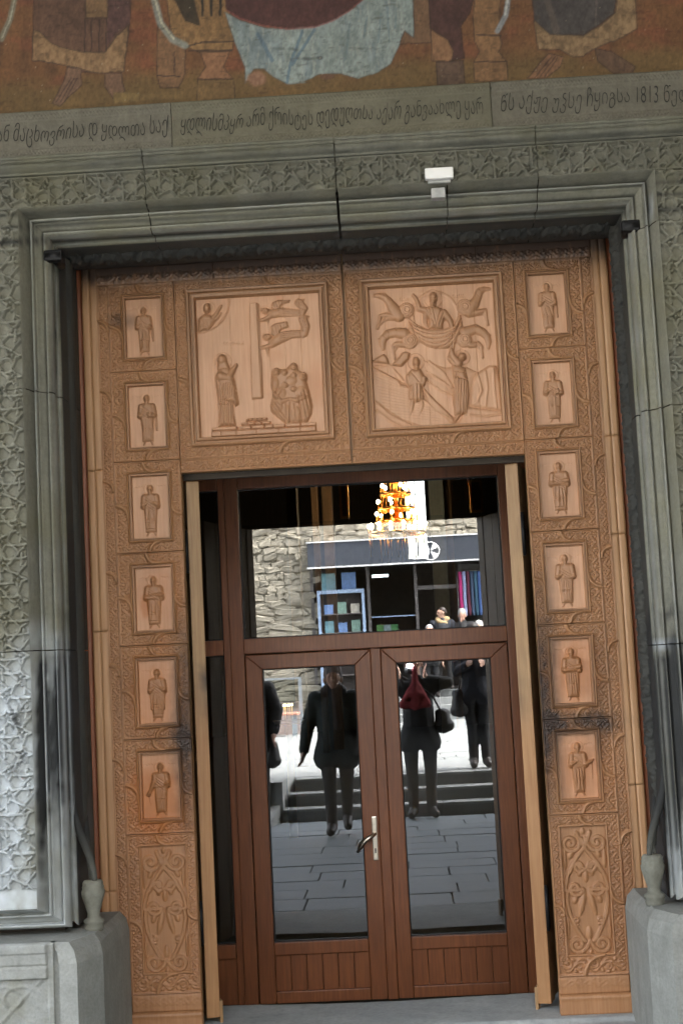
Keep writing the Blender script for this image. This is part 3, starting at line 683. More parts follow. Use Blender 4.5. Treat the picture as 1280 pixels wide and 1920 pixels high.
# backing board so that no light leaks between the carved pieces
for a, b, c, d in ((-1.22, -0.79, 0.0, TOP), (0.79, 1.22, 0.0, TOP), (-0.79, 0.79, 2.49, TOP)):
    box("backing_board", a, b, 0.024, 0.07, c, d, LEAFW, screen)

# ------------------------------------------------------------------ the open plank leaves behind the screen
def leaf(sgn, label, warm):
    hx, hy = (-.751 if sgn < 0 else .728), 0.10
    t = thing("plank_door_leaf", (hx, hy, 0.0), label, "door leaf", "plank leaves swung open inwards")
    ang = math.radians(16) * -sgn
    R = Matrix.Rotation(ang, 4, 'Z')
    def pl(name, x0, x1, y0, y1, z0, z1, mat, b=0.003):
        o = box(name, x0, x1, y0, y1, z0, z1, mat, None, b)
        o.data.transform(R); o.data.transform(Matrix.Translation((hx, hy, 0)))
        o.parent = t; o.matrix_parent_inverse = Matrix.Translation((-hx, -hy, 0)); return o
    e = pl("edge_board", -0.030, 0.030, 0.0, 0.10, 0.03, 2.46, LEAFW, 0.004)
    for i in range(4): pl("plank", -0.026, 0.026, 0.102 + i * .165, 0.264 + i * .165, 0.04, 2.455, LEAFW)
    pl("foot_block", -sgn * 0.045, -sgn * 0.0305, 0.01, 0.06, 0.0, 0.10, LEAFW)
    for zc in (2.13, 0.45):
        h = pl("hinge", sgn * 0.031, sgn * 0.046, -0.012, 0.012, zc - 0.09, zc + 0.09, IRON)
        o = tube("hinge_pin", [(sgn * 0.040, -0.012, zc - .1), (sgn * 0.040, -0.012, zc + .1)], 0.007, IRON, None)
        o.data.transform(R); o.data.transform(Matrix.Translation((hx, hy, 0)))
        o.parent = h
    me = e.data; bm = bmesh.new(); bm.from_mesh(me)
    bmesh.ops.subdivide_edges(bm, edges=[q for q in bm.edges if abs(q.verts[0].co.z - q.verts[1].co.z) > 1], cuts=60); bm.to_mesh(me); bm.free()
    z = np.array([v.co[:] for v in me.vertices]); px, py = to_px(z[:, 0], z[:, 1], z[:, 2])
    if sgn < 0: d = .8 * blob(px, py, 386, 1272, 7, 16, .5) + .45 * blob(px, py, 384, 1320, 6, 50, .6)
    else: d = .45 * blob(px, py, 980, 1290, 10, 60, .7)
    set_attr(me, np.stack([np.clip(d, 0, .9), .3 * sstep(1250, 1420, py), 0 * d], -1))
leaf(-1, "open plank door leaf whose edge has one small dark burnt spot", 1)
leaf(1, "open plank door leaf with a long smoky smear down its edge", 1)
# ------------------------------------------------------------------ the stone portal
portal = thing("stone_portal", (0, -0.7, -0.11), "grey carved stone portal with moulded jambs and star strapwork", "portal")
def stain_shade_stone(px, py):
    d = 0.9 * blob(px, py, 80, 1420, 11, 185, .5) + 0.7 * blob(px, py, 106, 1390, 26, 130, .8) + 0.6 * blob(px, py, 138, 1330, 20, 230, .8) + 0.4 * blob(px, py, 112, 1270, 8, 50, .8)
    d += 0.85 * blob(px, py, 1258, 1400, 26, 210, .6) + 0.75 * blob(px, py, 1224, 1420, 14, 220, .7) + 0.45 * blob(px, py, 1280, 1330, 22, 110, .7)
    d += (0.5 * blob(px, py, 30, 1350, 14, 30, .8) + 0.5 * blob(px, py, 35, 1420, 12, 28, .8)) * sstep(.42, .6, fbm(px / 6., py / 6., 44, 3))
    d *= 1.05 + .8 * fbm(px / 4., py / 40., 46, 4)
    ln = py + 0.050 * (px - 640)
    d += 0.75 * np.exp(-((ln - 423) / 6.0) ** 2) * (0.5 + fbm(px / 60., py / 30., 8)) + 0.5 * np.exp(-((ln - 395) / 4.0) ** 2) + .4 * np.exp(-((ln - 372) / 5.0) ** 2)  # soot and recess shade painted as dark lines along the lintel hollows
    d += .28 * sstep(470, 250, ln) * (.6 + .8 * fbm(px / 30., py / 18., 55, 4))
    d += 0.5 * blob(px, py, 108, 560, 8, 90, .6) + 0.6 * blob(px, py, 102, 700, 5, 90, .6)
    d += 0.4 * sstep(290, 285, ln) * sstep(268, 278, ln) * fbm(px / 40., py / 12., 4)
    pl = 0.85 * sstep(1190, 1300, py + 40 * fbm(px / 20., py / 30., 2)) * (px < 320) * sstep(1800, 1740, py) + .55 * blob(px, py, 80, 1195, 40, 30, .6)
    pl += 0.5 * sstep(1480, 1640, py) * (px > 900)
    pl += 0.9 * blob(px, py, 640, 441, 9, 3.5, .4) + .8 * blob(px, py, 1221, 392, 7, 8, .4) + .8 * blob(px, py, 1240, 1207, 24, 5, .5)
    pl *= 0.55 + 0.7 * fbm(px / 14., py / 22., 12, 4)
    return np.clip(d, 0, .95), np.clip(pl, 0, .95)
def stone_attr(X, Y, Z, dk=0.0):
    px, py = to_px(X, Y, Z); d, p = stain_shade_stone(px, py)
    return np.stack([np.clip(d + dk, 0, .96), 1.5 * np.clip(fbm(px / 70., py / 90., 21) - .42, 0, .4), p], -1)
# moulded frame: (offset outwards from the reveal, depth)
MP = [(0.06, -0.10), (0.0, -0.102), (0.0, -0.20), (0.0, -0.36), (0.0, -0.455), (0.004, -0.468), (0.012, -0.472), (0.016, -0.468), (0.022, -0.485), (0.018, -0.52), (0.010, -0.535), (0.009, -0.55), (0.015, -0.578), (0.024, -0.594), (0.030, -0.596), (0.032, -0.588), (0.033, -0.572), (0.037, -0.572),
      (0.041, -0.588), (0.055, -0.600), (0.064, -0.612), (0.067, -0.612), (0.068, -0.634), (0.073, -0.642), (0.078, -0.640), (0.080, -0.615), (0.084, -0.620), (0.090, -0.660), (0.100, -0.692), (0.105, -0.706), (0.109, -0.712)]
RU, RZ, ZB = 1.22, 3.44, 0.555
def smooth_prof(p, n=3):
    out = []
    for i in range(len(p) - 1):
        for k in range(n): out.append(tuple(p[i][j] + (p[i + 1][j] - p[i][j]) * k / n for j in (0, 1)))
    return out + [p[-1]]
MPs = np.array(smooth_prof(MP, 2))
def moulding(name, kind, a, b, sgn=1, seed=0):
    n = max(2, int((b - a) / 0.03) + 1); s = np.linspace(0, 1, n)
    o = MPs[:, 0][None]; y = MPs[:, 1][None] * np.ones((n, 1)) + (random.random() - .5) * 0.006
    g = 0.0022
    if kind == 'jamb':
        lo = np.where(a <= ZB, ZB + o, a + g); hi = np.where(b >= RZ, RZ + o, b - g)
        Z = lo + (hi - lo) * s[:, None]; X = sgn * (RU + o) * np.ones((n, 1))
    elif kind == 'lintel':
        ga = .0055 if abs(a - .011) < .01 else g; gb = .0055 if abs(b - .011) < .01 else g
        lo = np.where(a <= -RU, -(RU + o), a + ga); hi = np.where(b >= RU, RU + o, b - gb)
        X = lo + (hi - lo) * s[:, None]; Z = (RZ + o) * np.ones((n, 1))
    else:
        sel = MPs[:, 1] < -0.5; o = MPs[sel, 0][None]; y = y[:, sel]
        lo = RU + o; X = sgn * (lo + (2.3 - lo) * s[:, None]); Z = (ZB + o) * np.ones((n, 1))
    wob = 0.002 * (fbm(X * 9 + seed, Z * 9 + y * 9, 41, 3) - .5) * 2
    y = y + wob * (o > 0); 
    fl = (kind == 'jamb' and sgn > 0) or (kind == 'lintel') or (kind == 'foot' and sgn < 0)
    oo = o * np.ones_like(y)
    dk = np.where((oo < 0.001) | (y > -.3), 0.84, 0.0)                              # reveal coloured much darker
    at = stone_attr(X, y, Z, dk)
    rub = np.exp(-((oo - .074) / .004) ** 2) + np.exp(-((oo - .031) / .003) ** 2) + .8 * np.exp(-((oo - .012) / .004) ** 2)   # arrises rubbed clean
    at[..., 0] *= np.clip(1 - .8 * rub, 0, 1); at[..., 2] = np.clip(at[..., 2] + .25 * rub, 0, .9)
    return grid_mesh(name, X, y, Z, STONE, portal, True, at, flip=not fl)
JL = [ZB, 1.695, 2.78, RZ]; JR = [ZB, 1.591, 2.56, 3.33, RZ]
for sgn, J in ((-1, JL), (1, JR)):
    for a, b in zip(J[:-1], J[1:]): moulding("jamb_moulding_block", 'jamb', a, b, sgn, a)
    moulding("foot_moulding_block", 'foot', 0, 1, sgn)
LJ = [-RU, -0.79, 0.011, 0.473, 0.851, RU]
for a, b in zip(LJ[:-1], LJ[1:]): moulding("lintel_moulding_block", 'lintel', a, b, 1, a)
# dark mortar core behind the joints
for sgn in (-1, 1):
    box("core_masonry", sgn * 1.281, sgn * 2.3, -0.45, 0.3, -0.11, 3.6, DARKWALL, portal)
box("core_masonry", -2.3, 2.3, -0.45, 0.3, 3.605, 5.4, DARKWALL, portal)
box("core_masonry", -1.275, 1.275, -0.42, -0.095, 3.4555, 3.604, DARKWALL, portal)

# strapwork bands: five-pointed stars joined by straps
_ST = [((285, 225), (465, 215)), ((110, 130), (290, 310)), ((250, 400), (415, 280)), ((388, 375), (378, 595)), ((75, 475), (370, 462)), ((50, 425), (78, 476)), ((420, 460), (470, 448)),
       ((110, 560), (225, 815)), ((110, 562), (190, 522)), ((300, 755), (472, 560)), ((365, 795), (488, 852)), ((385, 885), (488, 858)), ((388, 880), (290, 1140)), ((10, 915), (275, 905)), ((275, 900), (315, 980)),
       ((50, 1080), (225, 1255)), ((225, 1162), (295, 1148)), ((345, 1145), (375, 1190)), ((375, 1188), (500, 1238)), ((385, 1270), (500, 1240)), ((392, 1275), (390, 1535)), ((60, 1450), (315, 1330)), ((315, 1328), (350, 1385)), ((430, 1460), (520, 1525))]
def _straps():
    per, q = 1384.0, 4445.0; out = []
    for (a, b) in _ST:
        p = [((x - .026 * y), y) for x, y in (a, b)]
        for g in (0, 1):
            pp = [(328 - x, y + per / 2) if g else (x, y) for x, y in p]
            for m in (-1, 0, 1): out.append(tuple(((y + m * per) / q, (x - 164) / q) for x, y in pp))
    return per / q, out
SPER, SSEG = _straps()
SSTAR = [((840 + k * 692) / 4445., (1 if k % 2 == 0 else -1) * 134 / 4445.) for k in range(-2, 3)] + [((1230 + k * 692) / 4445., (1 if k % 2 == 0 else -1) * 134 / 4445.) for k in range(-2, 3)]
def strap_height(s, t, half):
    """interlaced double-ridged straps around five-pointed stars; s along the band, t towards its inner edge"""
    sm = np.mod(s, SPER); h = np.zeros_like(s); w = .0060
    for k, (p, q) in enumerate(SSEG):
        if max(p[0], q[0]) < -.01 or min(p[0], q[0]) > SPER + .01: continue
        d, _ = seg_dist(sm, t, p, q)
        lift = .025 + .003 * math.sin(k * 2.4)
        prof = lift * np.clip((w - d) / .0016, 0, 1) - .006 * np.exp(-(d / .0016) ** 2)
        h = np.where(d < w * .8, np.where(lift > .025, prof, np.maximum(h, prof)), np.maximum(h, prof))
    for (a, b) in SSTAR: h = np.maximum(h, .022 * np.clip(1.5 - np.hypot(sm - a, t - b) / .0075, 0, 1))
    return h * sstep(0, .003, half + .001 - np.abs(t))
def star_block(name, kind, a, b, sgn=1):
    g = 0.0018
    if kind == 'jamb':
        u0, u1 = (1.3285, 1.50) if sgn > 0 else (-1.50, -1.3285)
        U, Z = panel_grid(u0, u1, a + g, b - g, 0.003); c = sgn * 1.402; s, t = -Z, -(U - c) * sgn; half = .072
    else:
        U, Z = panel_grid(a + g, b - g, 3.5485, 3.682, 0.003); s, t = U, -(Z - 3.614); half = .066
        t = t * 1.08
    h = strap_height(s, t, half)
    # a lip along the rim and hollowed grounds
    h = np.maximum(h, 0.022 * sstep(half - .003, half + .002, np.abs(t)))
    h = h + 0.0012 * (fbm(U * 60, Z * 60, 6, 3) - .5) - .026
    if kind == 'jamb' and a < .7:
        zz = np.clip((0.745 - Z) / .07, 0, 1); h = np.where(Z < 0.745, -.026 + .027 * zz, h)
    Y = -0.712 - h
    return relief(name, U, Z, h, -0.712, STONE, portal, stone_attr(U, Y, Z), skirt=.05)
for sgn, J in ((-1, [0.664, 1.695, 2.78, 3.5465]), (1, [0.664, 1.591, 2.56, 3.33, 3.5465])):
    for a, b in zip(J[:-1], J[1:]): star_block("strapwork_block", 'jamb', a, b, sgn)
for a, b in zip([-1.5, -0.79, 0.011, 0.851], [-0.79, 0.011, 0.851, 1.5]): star_block("strapwork_block", 'lintel', a, b)
for sgn in (-1, 1):
    o = box("outer_ashlar_block", sgn * 1.503, sgn * 2.3, -0.71, -0.46, 0.664, 2.2, STONE, portal, .006)
    o = box("outer_ashlar_block", sgn * 1.503, sgn * 2.3, -0.708, -0.46, 2.206, 3.68, STONE, portal, .006)
# cornice: fillets and a quarter round
CP = np.array(smooth_prof([(3.684, -0.70), (3.684, -0.722), (3.69, -0.724), (3.695, -0.735), (3.703, -0.748), (3.713, -0.754), (3.723, -0.75), (3.728, -0.742), (3.729, -0.748), (3.738, -0.752), (3.741, -0.748), (3.742, -0.756), (3.754, -0.758), (3.756, -0.75), (3.757, -0.69)], 2))
for a, b in zip([-4.2, -0.79, 0.011, 0.845], [-0.79, 0.011, 0.845, 4.2]):
    n = int((b - a) / .03) + 2
    X = np.linspace(a + .002, b - .002, n)[:, None] * np.ones((1, len(CP))); Z = CP[:, 0][None] * np.ones((n, 1)); Y = CP[:, 1][None] * np.ones((n, 1)) + (random.random() - .5) * .006
    Z = Z + .0025 * (fbm(X * 6, Z * 40, 3, 3) - .5)
    grid_mesh("cornice_block", X, Y, Z, STONE, portal, True, stone_attr(X, Y, Z), flip=False)
# inscription course
def font_mesh(txt, size, shear=0.15, extrude=0.0):
    cu = bpy.data.curves.new("txt", 'FONT'); cu.body = txt; cu.size = size; cu.shear = shear; cu.extrude = extrude; cu.resolution_u = 4; cu.offset = -0.0016
    o = bpy.data.objects.new("txt", cu); COL.objects.link(o)
    dg = bpy.context.evaluated_depsgraph_get(); me = bpy.data.meshes.new_from_object(o.evaluated_get(dg))
    bpy.data.objects.remove(o); bpy.data.curves.remove(cu)
    return me
INK = plain("lampblack_in_letters", (0.035, 0.034, 0.03), 0.9)
TXT = [(-2.3, -0.668, "ოსან მაცხოვრისა დ ყდლთა საქ", -1.475, 0.795), (-0.668, 0.675, "ყდლისმპყრ არმ ქრისტეს დედუღთსა აქარ განვაახლე ყარ", -0.63, 1.27), (0.675, 2.3, "წს აქჟე უჴსე ჩყიგსა 1813 წელი", 0.715, 0.82)]
for i, (a, b, txt, tx, tw) in enumerate(TXT):
    U, Z = panel_grid(max(a, -1.75) + .0015, min(b, 1.85) - .0015, 3.7585, 3.969, 0.0042)
    h = np.zeros_like(U)
    for zc in (3.783, 3.947):
        t = Z - zc
        zig = np.abs(np.mod(U, .030) - .015) * 1.2 - .009
        h += 0.004 * np.exp(-((t - zig) / .0035) ** 2) + 0.004 * np.exp(-((t + zig) / .0035) ** 2)
        h += 0.0025 * np.exp(-((np.abs(t) - .015) / .003) ** 2)
    h += 0.003 * (fbm(U * 30, Z * 30, 16, 3) - .5)
    at = stone_attr(U, -.70, Z); at[..., 0] = 0.25 * fbm(U * 5, Z * 8, 60, 3) * (1.0 if i == 1 else .3); at[..., 1] = .35 if i == 1 else 0.05; at[..., 2] *= 0
    blk = relief("inscription_block", U, Z, h, -.70, STONEI, portal, at, skirt=.2)
    me = font_mesh(txt, 0.098, 0.22, 0.0012)
    co = np.array([v.co[:] for v in me.vertices]); w = co[:, 0].max() - co[:, 0].min()
    x = tx + (co[:, 0] - co[:, 0].min()) * tw / w; z = 3.838 + co[:, 1] * (.98 + .14 * np.sin(x * 23 + i)) + 0.006 * np.sin(x * 17); x = x + .002 * np.sin(z * 45 + x * 9); y = -.7035 - co[:, 2]
    me.vertices.foreach_set("co", np.stack([x, y, z], -1).astype(np.float32).ravel()); me.update()
    link("incised_lettering", me, blk, INK)

# plinths, dado panel, little vase bases and carved shafts in the reveal
for sgn in (-1, 1):
    bm = bmesh.new()
    pts = [(1.62, -0.735), (1.62, -0.02), (1.095, -0.02), (1.095, -0.60), (1.165, -0.765), (1.235, -0.765), (1.24, -0.735)]
    zs = [(-0.11, 1.0), (0.47, 1.0), (0.525, 0.0)]
    rings = []
    for z, k in ((-0.11, 0), (0.455, 0), (0.505, .012), (0.535, .04)):
        rings.append([bm.verts.new((sgn * (x + (k if x < 1.3 else 0)), y + (k if y < -.5 else 0), z)) for x, y in pts])
    for A, B in zip(rings[:-1], rings[1:]):
        for i in range(len(pts)): bm.faces.new((A[i], A[(i + 1) % len(pts)], B[(i + 1) % len(pts)], B[i]))
    bm.faces.new(rings[-1]); bmesh.ops.recalc_face_normals(bm, faces=bm.faces[:])
    finish(bm, "plinth_block", STONEP, portal)
    u0, u1 = (1.262, 1.60) if sgn > 0 else (-1.60, -1.262)
    U, Z = panel_grid(u0, u1, -0.10, 0.535, 0.0045)
    C = Carve(np.abs(U), Z, 1.0); cxx = 1.43
    for k in range(2):
        zc = .30 - .34 * k
        for dx in (-1, 1):
            pts = [(cxx + dx * (.02 + .013 * i) * math.cos(i * .33), zc + (.02 + .010 * i) * math.sin(i * .33)) for i in range(10)]
            C.rib(pts, .006, .006); C.rib([(cxx - dx * .15, zc - .16), (cxx + dx * .15, zc + .13)], .008, .006)
            C.dome(cxx + dx * .11, zc + .02, .035, .06, .007, dx * .6); C.dome(cxx + dx * .05, zc + .12, .03, .04, .006, dx * .4)
    h = C.h * .9
    h = np.where(Z > .40, .022, h); h = np.where((Z > .40) & (np.abs(Z - .452) < .004), .014, h); h = np.where(Z > .5, .03, h)
    h = np.where(np.abs(U) < 1.285, .012, h)
    relief("dado_panel", U, Z, h + .003 * (fbm(U * 40, Z * 40, 2) - .5), -.738, STONEP, portal, stone_attr(U, -.74, Z) * np.array([1, 1, .3]), skirt=.05)
    vx, vy = sgn * 1.158, -0.455
    vs = lathe("vase_base", [(.0, .53), (.036, .53), (.040, .545), (.036, .556), (.042, .562), (.042, .575), (.028, .583), (.026, .60), (.036, .635), (.048, .672), (.050, .69), (.044, .70), (.047, .708), (.042, .716), (.044, .724), (.036, .735), (.0, .737)], vx, vy, STONE, portal, 24,
               lambda th, z: -.005 * np.clip(np.cos(th * 5), 0, 1) * ((z > .60) & (z < .69)))
    # stem rising from the vase and spreading into the carved shaft
    zz = np.linspace(.73, 1.12, 20); k = (zz - .73) / .39
    for (ox, oy, ux, uy, r) in ((-.012, -.016, 1.232, -.452, .017), (0.012, .022, 1.246, -.19, .015)):
        sm_ = tube("shaft_stem", [(sgn * (1.158 + ox + (ux - 1.158 - ox) * sstep(0, .85, q)), vy + oy + (uy - vy - oy) * sstep(0, .85, q), z) for q, z in zip(k, zz)], [r * (.6 + .45 * math.sin(q * 3.1)) for q in k], STONE, portal)
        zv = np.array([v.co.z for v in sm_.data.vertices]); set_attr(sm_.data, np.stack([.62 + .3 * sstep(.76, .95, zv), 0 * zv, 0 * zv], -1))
    z = np.arange(.86, 3.44, .0075); th = np.linspace(0, 2 * math.pi, 25); T, ZZ = np.meshgrid(th, z)
    rr = .034 + .016 * vine(ZZ, (T - math.pi) * .03, .12) * 1.0; rr = rr * np.clip((ZZ - .83) / .25, .25, 1)
    X = sgn * 1.236 + rr * np.cos(T); Y = -.275 + rr * 1.7 * np.sin(T)
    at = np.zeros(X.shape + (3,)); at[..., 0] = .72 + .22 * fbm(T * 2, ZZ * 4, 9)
    grid_mesh("carved_shaft", X, Y, ZZ, STONE, portal, True, at)
xs = np.arange(-1.2, 1.2, .009); th = np.linspace(0, 2 * math.pi, 25); T, XX = np.meshgrid(th, xs)
rr = .034 + .016 * vine(XX, (T - math.pi) * .03, .12)
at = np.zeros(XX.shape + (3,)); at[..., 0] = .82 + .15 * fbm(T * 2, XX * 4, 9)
grid_mesh("carved_shaft", XX, -.275 + rr * 1.7 * np.sin(T), 3.456 + rr * np.cos(T), STONE, portal, True, at)

for sgn, e in ((-1, 1.751), (1, 1.851)): box("plain_course_block", sgn * e, sgn * 4.2, -.70, -.46, 3.7585, 3.969, STONEI, portal, .004)
for sgn in (-1, 1): box("dado_course_block", sgn * 1.622, sgn * 4.2, -.735, -.46, -.11, .545, STONEP, portal, .006); box("ashlar_pier_block", sgn * 2.304, sgn * 4.2, -.712, -.661, .56, 3.68, STONE, portal, .006)
# painted wall above the inscription
def mural_colour(px, py):
    lin = lambda c: (lambda a: (a * .72 + a.mean() * .28) * .92)(np.array([(v / 255.0) ** 2.2 for v in c]))
    A = lambda p: [(x / 3.879, y / 3.879) for x, y in p]
    B = lambda p: [(270 + x / 3.879, y / 3.879) for x, y in p]
    Cc = lambda p: [(560 + x / 3.765, y / 3.765) for x, y in p]
    D = lambda p: [(880 + x / 3.2, y / 3.2) for x, y in p]
    n1 = fbm(px / 55., py / 30., 1, 4); n2 = fbm(px / 9., py / 13., 2, 5); n3 = fbm(px / 25., py / 90., 3, 3)
    c = lin((104, 66, 26))[None, None] * np.ones(px.shape + (3,))
    def mix(m, col): 
        nonlocal c
        c = c * (1 - m[..., None]) + np.asarray(col) * m[..., None]
    mix(.7 * sstep(.45, .75, n1), lin((112, 58, 26))); mix(.5 * sstep(.5, .8, n3), lin((70, 48, 28)))
    fl = 178 - .058 * (px - 640) - py
    mix(.75 * sstep(75, 30, fl + 30 * (n1 - .5)), lin((100, 78, 32)))
    def shape(pts, col, soft=1.8, line=0.6, mot=.35, lw=1.3):
        d = poly_sdf(px + 3 * (n2 - .5), py + 3 * (n2 - .5), pts); m = sstep(-soft, soft, d)
        mix(m, lin(col)); 
        if mot: mix(m * mot * .8 * sstep(.4, .85, n2), lin(tuple(v * .68 for v in col))); mix(m * mot * .6 * sstep(.6, .2, n2), lin(tuple(min(255, v * 1.2) for v in col)))
        if line: mix(line * np.exp(-(d / lw) ** 2), lin((40, 32, 30)))
    def stroke(pts, w, col, a=.8):
        d = np.full(px.shape, 1e9)
        for p, q in zip(pts[:-1], pts[1:]): d = np.minimum(d, seg_dist(px + 2 * (n2 - .5), py, p, q)[0])
        mix(a * sstep(w * 1.25, w * .6, d), lin(col))
    # left standing figure
    stroke(A([(118, -60), (80, 130), (15, 285)]), 6, (104, 102, 84)); stroke(A([(118, -60), (80, 130), (20, 275)]), 1.5, (140, 138, 116))
    shape(A([(250, -300), (965, -300), (945, 180), (900, 520), (600, 525), (480, 470), (235, 440), (245, 220)]), (88, 60, 42))
    shape(A([(790, -300), (960, -300), (940, 180), (850, 240), (780, 330)]), (82, 54, 48), line=0)
    shape(A([(245, 220), (290, 230), (370, 310), (440, 345), (620, 382), (760, 385), (850, 262), (937, 190), (905, 520), (700, 532), (560, 495), (400, 460), (235, 440)]), (124, 92, 54), mot=.6)
    shape(A([(620, -200), (790, -200), (785, 130), (625, 132)]), (112, 82, 46))
    for x in (620, 668, 725, 775): stroke(A([(x, 140), (x - 3, 380)]), 1.2, (50, 36, 34), .7)
    shape(A([(490, 490), (592, 500), (594, 620), (440, 772), (385, 752), (470, 580)]), (106, 76, 54)); shape(A([(768, 535), (890, 535), (888, 600), (915, 665), (830, 722), (764, 630)]), (110, 78, 54))
    for k in range(3): stroke(A([(520 + 22 * k, 570), (410 + 32 * k, 745)]), 1.2, (52, 38, 34), .6)
    shape(A([(830, 672), (1020, 680), (1010, 742), (830, 750)]), (120, 94, 42), line=.1); shape(A([(1020, 690), (1330, 660), (1330, 720), (1020, 735)]), (108, 82, 36), line=.1)
    # throne on the left
    shape(B([(100, 180), (300, 335), (300, 540), (250, 640), (120, 640), (95, 550)]), (112, 78, 44)); stroke(B([(100, 552), (262, 556)]), 1.3, (46, 36, 34)); stroke(B([(220, 380), (225, 550)]), 1.2, (52, 38, 34))
    shape(B([(140, -200), (590, -200), (652, 300), (640, 372), (400, 382), (300, 332), (200, 252)]), (122, 88, 42), mot=.7)
    shape(B([(180, -100), (340, -100), (405, 185), (300, 150)]), (62, 50, 34), mot=.7)
    for x, w in ((425, 12), (490, 14), (556, 12)): shape(B([(x - w, -60), (x + w, -60), (x + w * .6, 120), (x - w * .6, 120)]), (34, 34, 32), line=0)
    stroke(B([(310, 340), (420, 310), (650, 300)]), 1.6, (44, 34, 34)); stroke(B([(330, 372), (640, 366)]), 2.0, (56, 42, 36))
    stroke(B([(62, -60), (120, 170), (210, 290), (300, 332)]), 7, (112, 120, 112)); stroke(B([(68, -60), (126, 165), (215, 282)]), 2.2, (158, 152, 126))
    shape(B([(410, 380), (622, 375), (578, 490), (645, 572), (388, 578), (450, 490)]), (126, 84, 48)); shape(B([(390, 582), (650, 576), (662, 722), (384, 738)]), (108, 80, 36))
    # central robes
    blue = [(590, 90), (700, 150), (880, 205), (1030, 215), (1240, 190)]
    bl2 = [(0, 195), (150, 170), (300, 110), (400, 50), (460, -80), (805, -80), (810, 270), (770, 262), (745, 222), (710, 310), (650, 450), (560, 510), (420, 555), (300, 520), (150, 522), (30, 580), (0, 580)]
    bl3 = [(1180, 600), (1040, 612), (940, 560), (870, 500), (800, 500), (738, 602), (735, 490), (670, 330), (620, 180)]
    shape(B(blue) + Cc(bl2) + B(bl3), (112, 124, 120), mot=.45, line=.35)
    m = sstep(-1, 3, poly_sdf(px, py, B(blue) + Cc(bl2) + B(bl3)))
    mix(m * .45 * sstep(.5, .75, n3), lin((92, 108, 118))); mix(m * .5 * sstep(.55, .8, fbm(px / 5., py / 30., 14, 3)), lin((140, 146, 136)))
    for p, w in (([(1150, 230), (1060, 480), (1040, 600)], 3), ([(1240, 215), (1080, 470)], 3), ([(830, 250), (930, 440)], 4)): stroke(B(p), w, (66, 92, 110), .75)
    for p in ([(620, 40), (640, 300)], [(690, 60), (680, 200)], [(480, 120), (460, 260)], [(580, 100), (560, 300)], [(360, 160), (330, 420)]): stroke(Cc(p), 1.8, (78, 98, 108), .5)
    for x, y, r in ((985, 355, 9), (1070, 355, 6), (1190, 430, 10), (1280, 420, 5)): mix(.55 * blob(px, py, 270 + x / 3.879, y / 3.879, r, 3, .6), lin((62, 66, 66)))
    for x, y, r in ((60, 415, 9), (150, 410, 5), (440, 345, 7), (540, 345, 5), (600, 335, 5)): mix(.5 * blob(px, py, 560 + x / 3.765, y / 3.765, r, 3, .6), lin((60, 64, 66)))
    shape([(412, -80), (424, 18), (450, 34), (490, 47), (540, 54), (590, 50), (625, 38), (655, 20), (684, -4), (700, -80)], (74, 42, 38), line=.2, mot=.3); stroke([(424, 19), (450, 35), (490, 48), (540, 55), (590, 51), (625, 39), (655, 21), (684, -4)], 1.6, (128, 62, 56), .6)
    mix(blob(px, py, 270 + 820 / 3.879, 580 / 3.879, 19, 14, .3), lin((128, 88, 60))); mix(.8 * blob(px, py, 612, 144, 13, 5, .4), lin((92, 62, 46)))
    # throne and figure on the right
    shape(Cc([(808, -100), (912, -100), (932, 302), (710, 312), (745, 222), (812, 270)]), (104, 74, 46)); shape(Cc([(912, -100), (1245, -100), (1210, 80), (1140, 190), (1168, 412), (1080, 432), (1060, 290), (930, 200)]), (72, 44, 38))
    shape(Cc([(930, 210), (1050, 282), (1090, 362), (1080, 432), (938, 432)]), (122, 84, 48)); shape(Cc([(970, 442), (1160, 432), (1166, 600), (978, 608)]), (86, 64, 48))
    shape(D([(40, -100), (195, -100), (172, 180), (192, 258), (172, 310), (222, 372), (228, 482), (28, 492), (24, 372), (60, 310), (30, 250), (18, 100)]), (120, 84, 44)); stroke(D([(30, 372), (222, 372)]), 1.2, (52, 38, 34)); stroke(D([(45, 210), (185, 215)]), 2, (60, 44, 36))
    stroke(D([(238, -60), (216, 90), (165, 188)]), 5, (124, 132, 136)); stroke(D([(236, -60), (212, 90)]), 1.8, (168, 168, 160))
    shape(D([(355, -200), (895, -200), (862, 80), (762, 160), (680, 212), (480, 212), (388, 130)]), (66, 60, 58)); stroke(D([(460, -20), (520, 190)]), 7, (92, 78, 68), .5); stroke(D([(760, -20), (755, 150)]), 2, (88, 76, 70), .6)
    shape(D([(385, 120), (480, 207), (680, 216), (782, 155), (872, 80), (905, -160), (985, -160), (1000, 172), (900, 232), (762, 282), (680, 336), (620, 342), (540, 300), (408, 296)]), (122, 94, 58), mot=.7)
    shape(D([(470, 322), (560, 342), (542, 400), (450, 472), (345, 472)]), (118, 80, 48)); shape(D([(748, 290), (850, 310), (988, 400), (972, 442), (860, 442), (770, 372)]), (92, 66, 46))
    for k in range(3): stroke(D([(490 + 20 * k, 345), (390 + 28 * k, 465)]), 1.1, (56, 40, 34), .6)
    # losses and scratches
    mix(.5 * sstep(.84, .90, fbm(px / 4., py / 4., 77, 3)), lin((150, 138, 112)))
    mix(.4 * sstep(.62, .8, fbm(px / 16., py / 5., 78, 4)), lin((58, 42, 28)))
    c = c * (.62 + .76 * fbm(px / 3.5, py / 6., 91, 4))[..., None] * (.75 + .5 * fbm(px / 60., py / 40., 92, 4))[..., None]
    return np.clip(c * 1.12, 0.003, .6)
church = thing("church", (0, 1.5, -0.2), "stone church with painted front wall and dark nave behind the entrance", "church")
U, Z = panel_grid(-1.85, 1.95, 3.9715, 5.05, 0.0052)
px, py = to_px(U, -.66, Z)
mc = mural_colour(px, py)
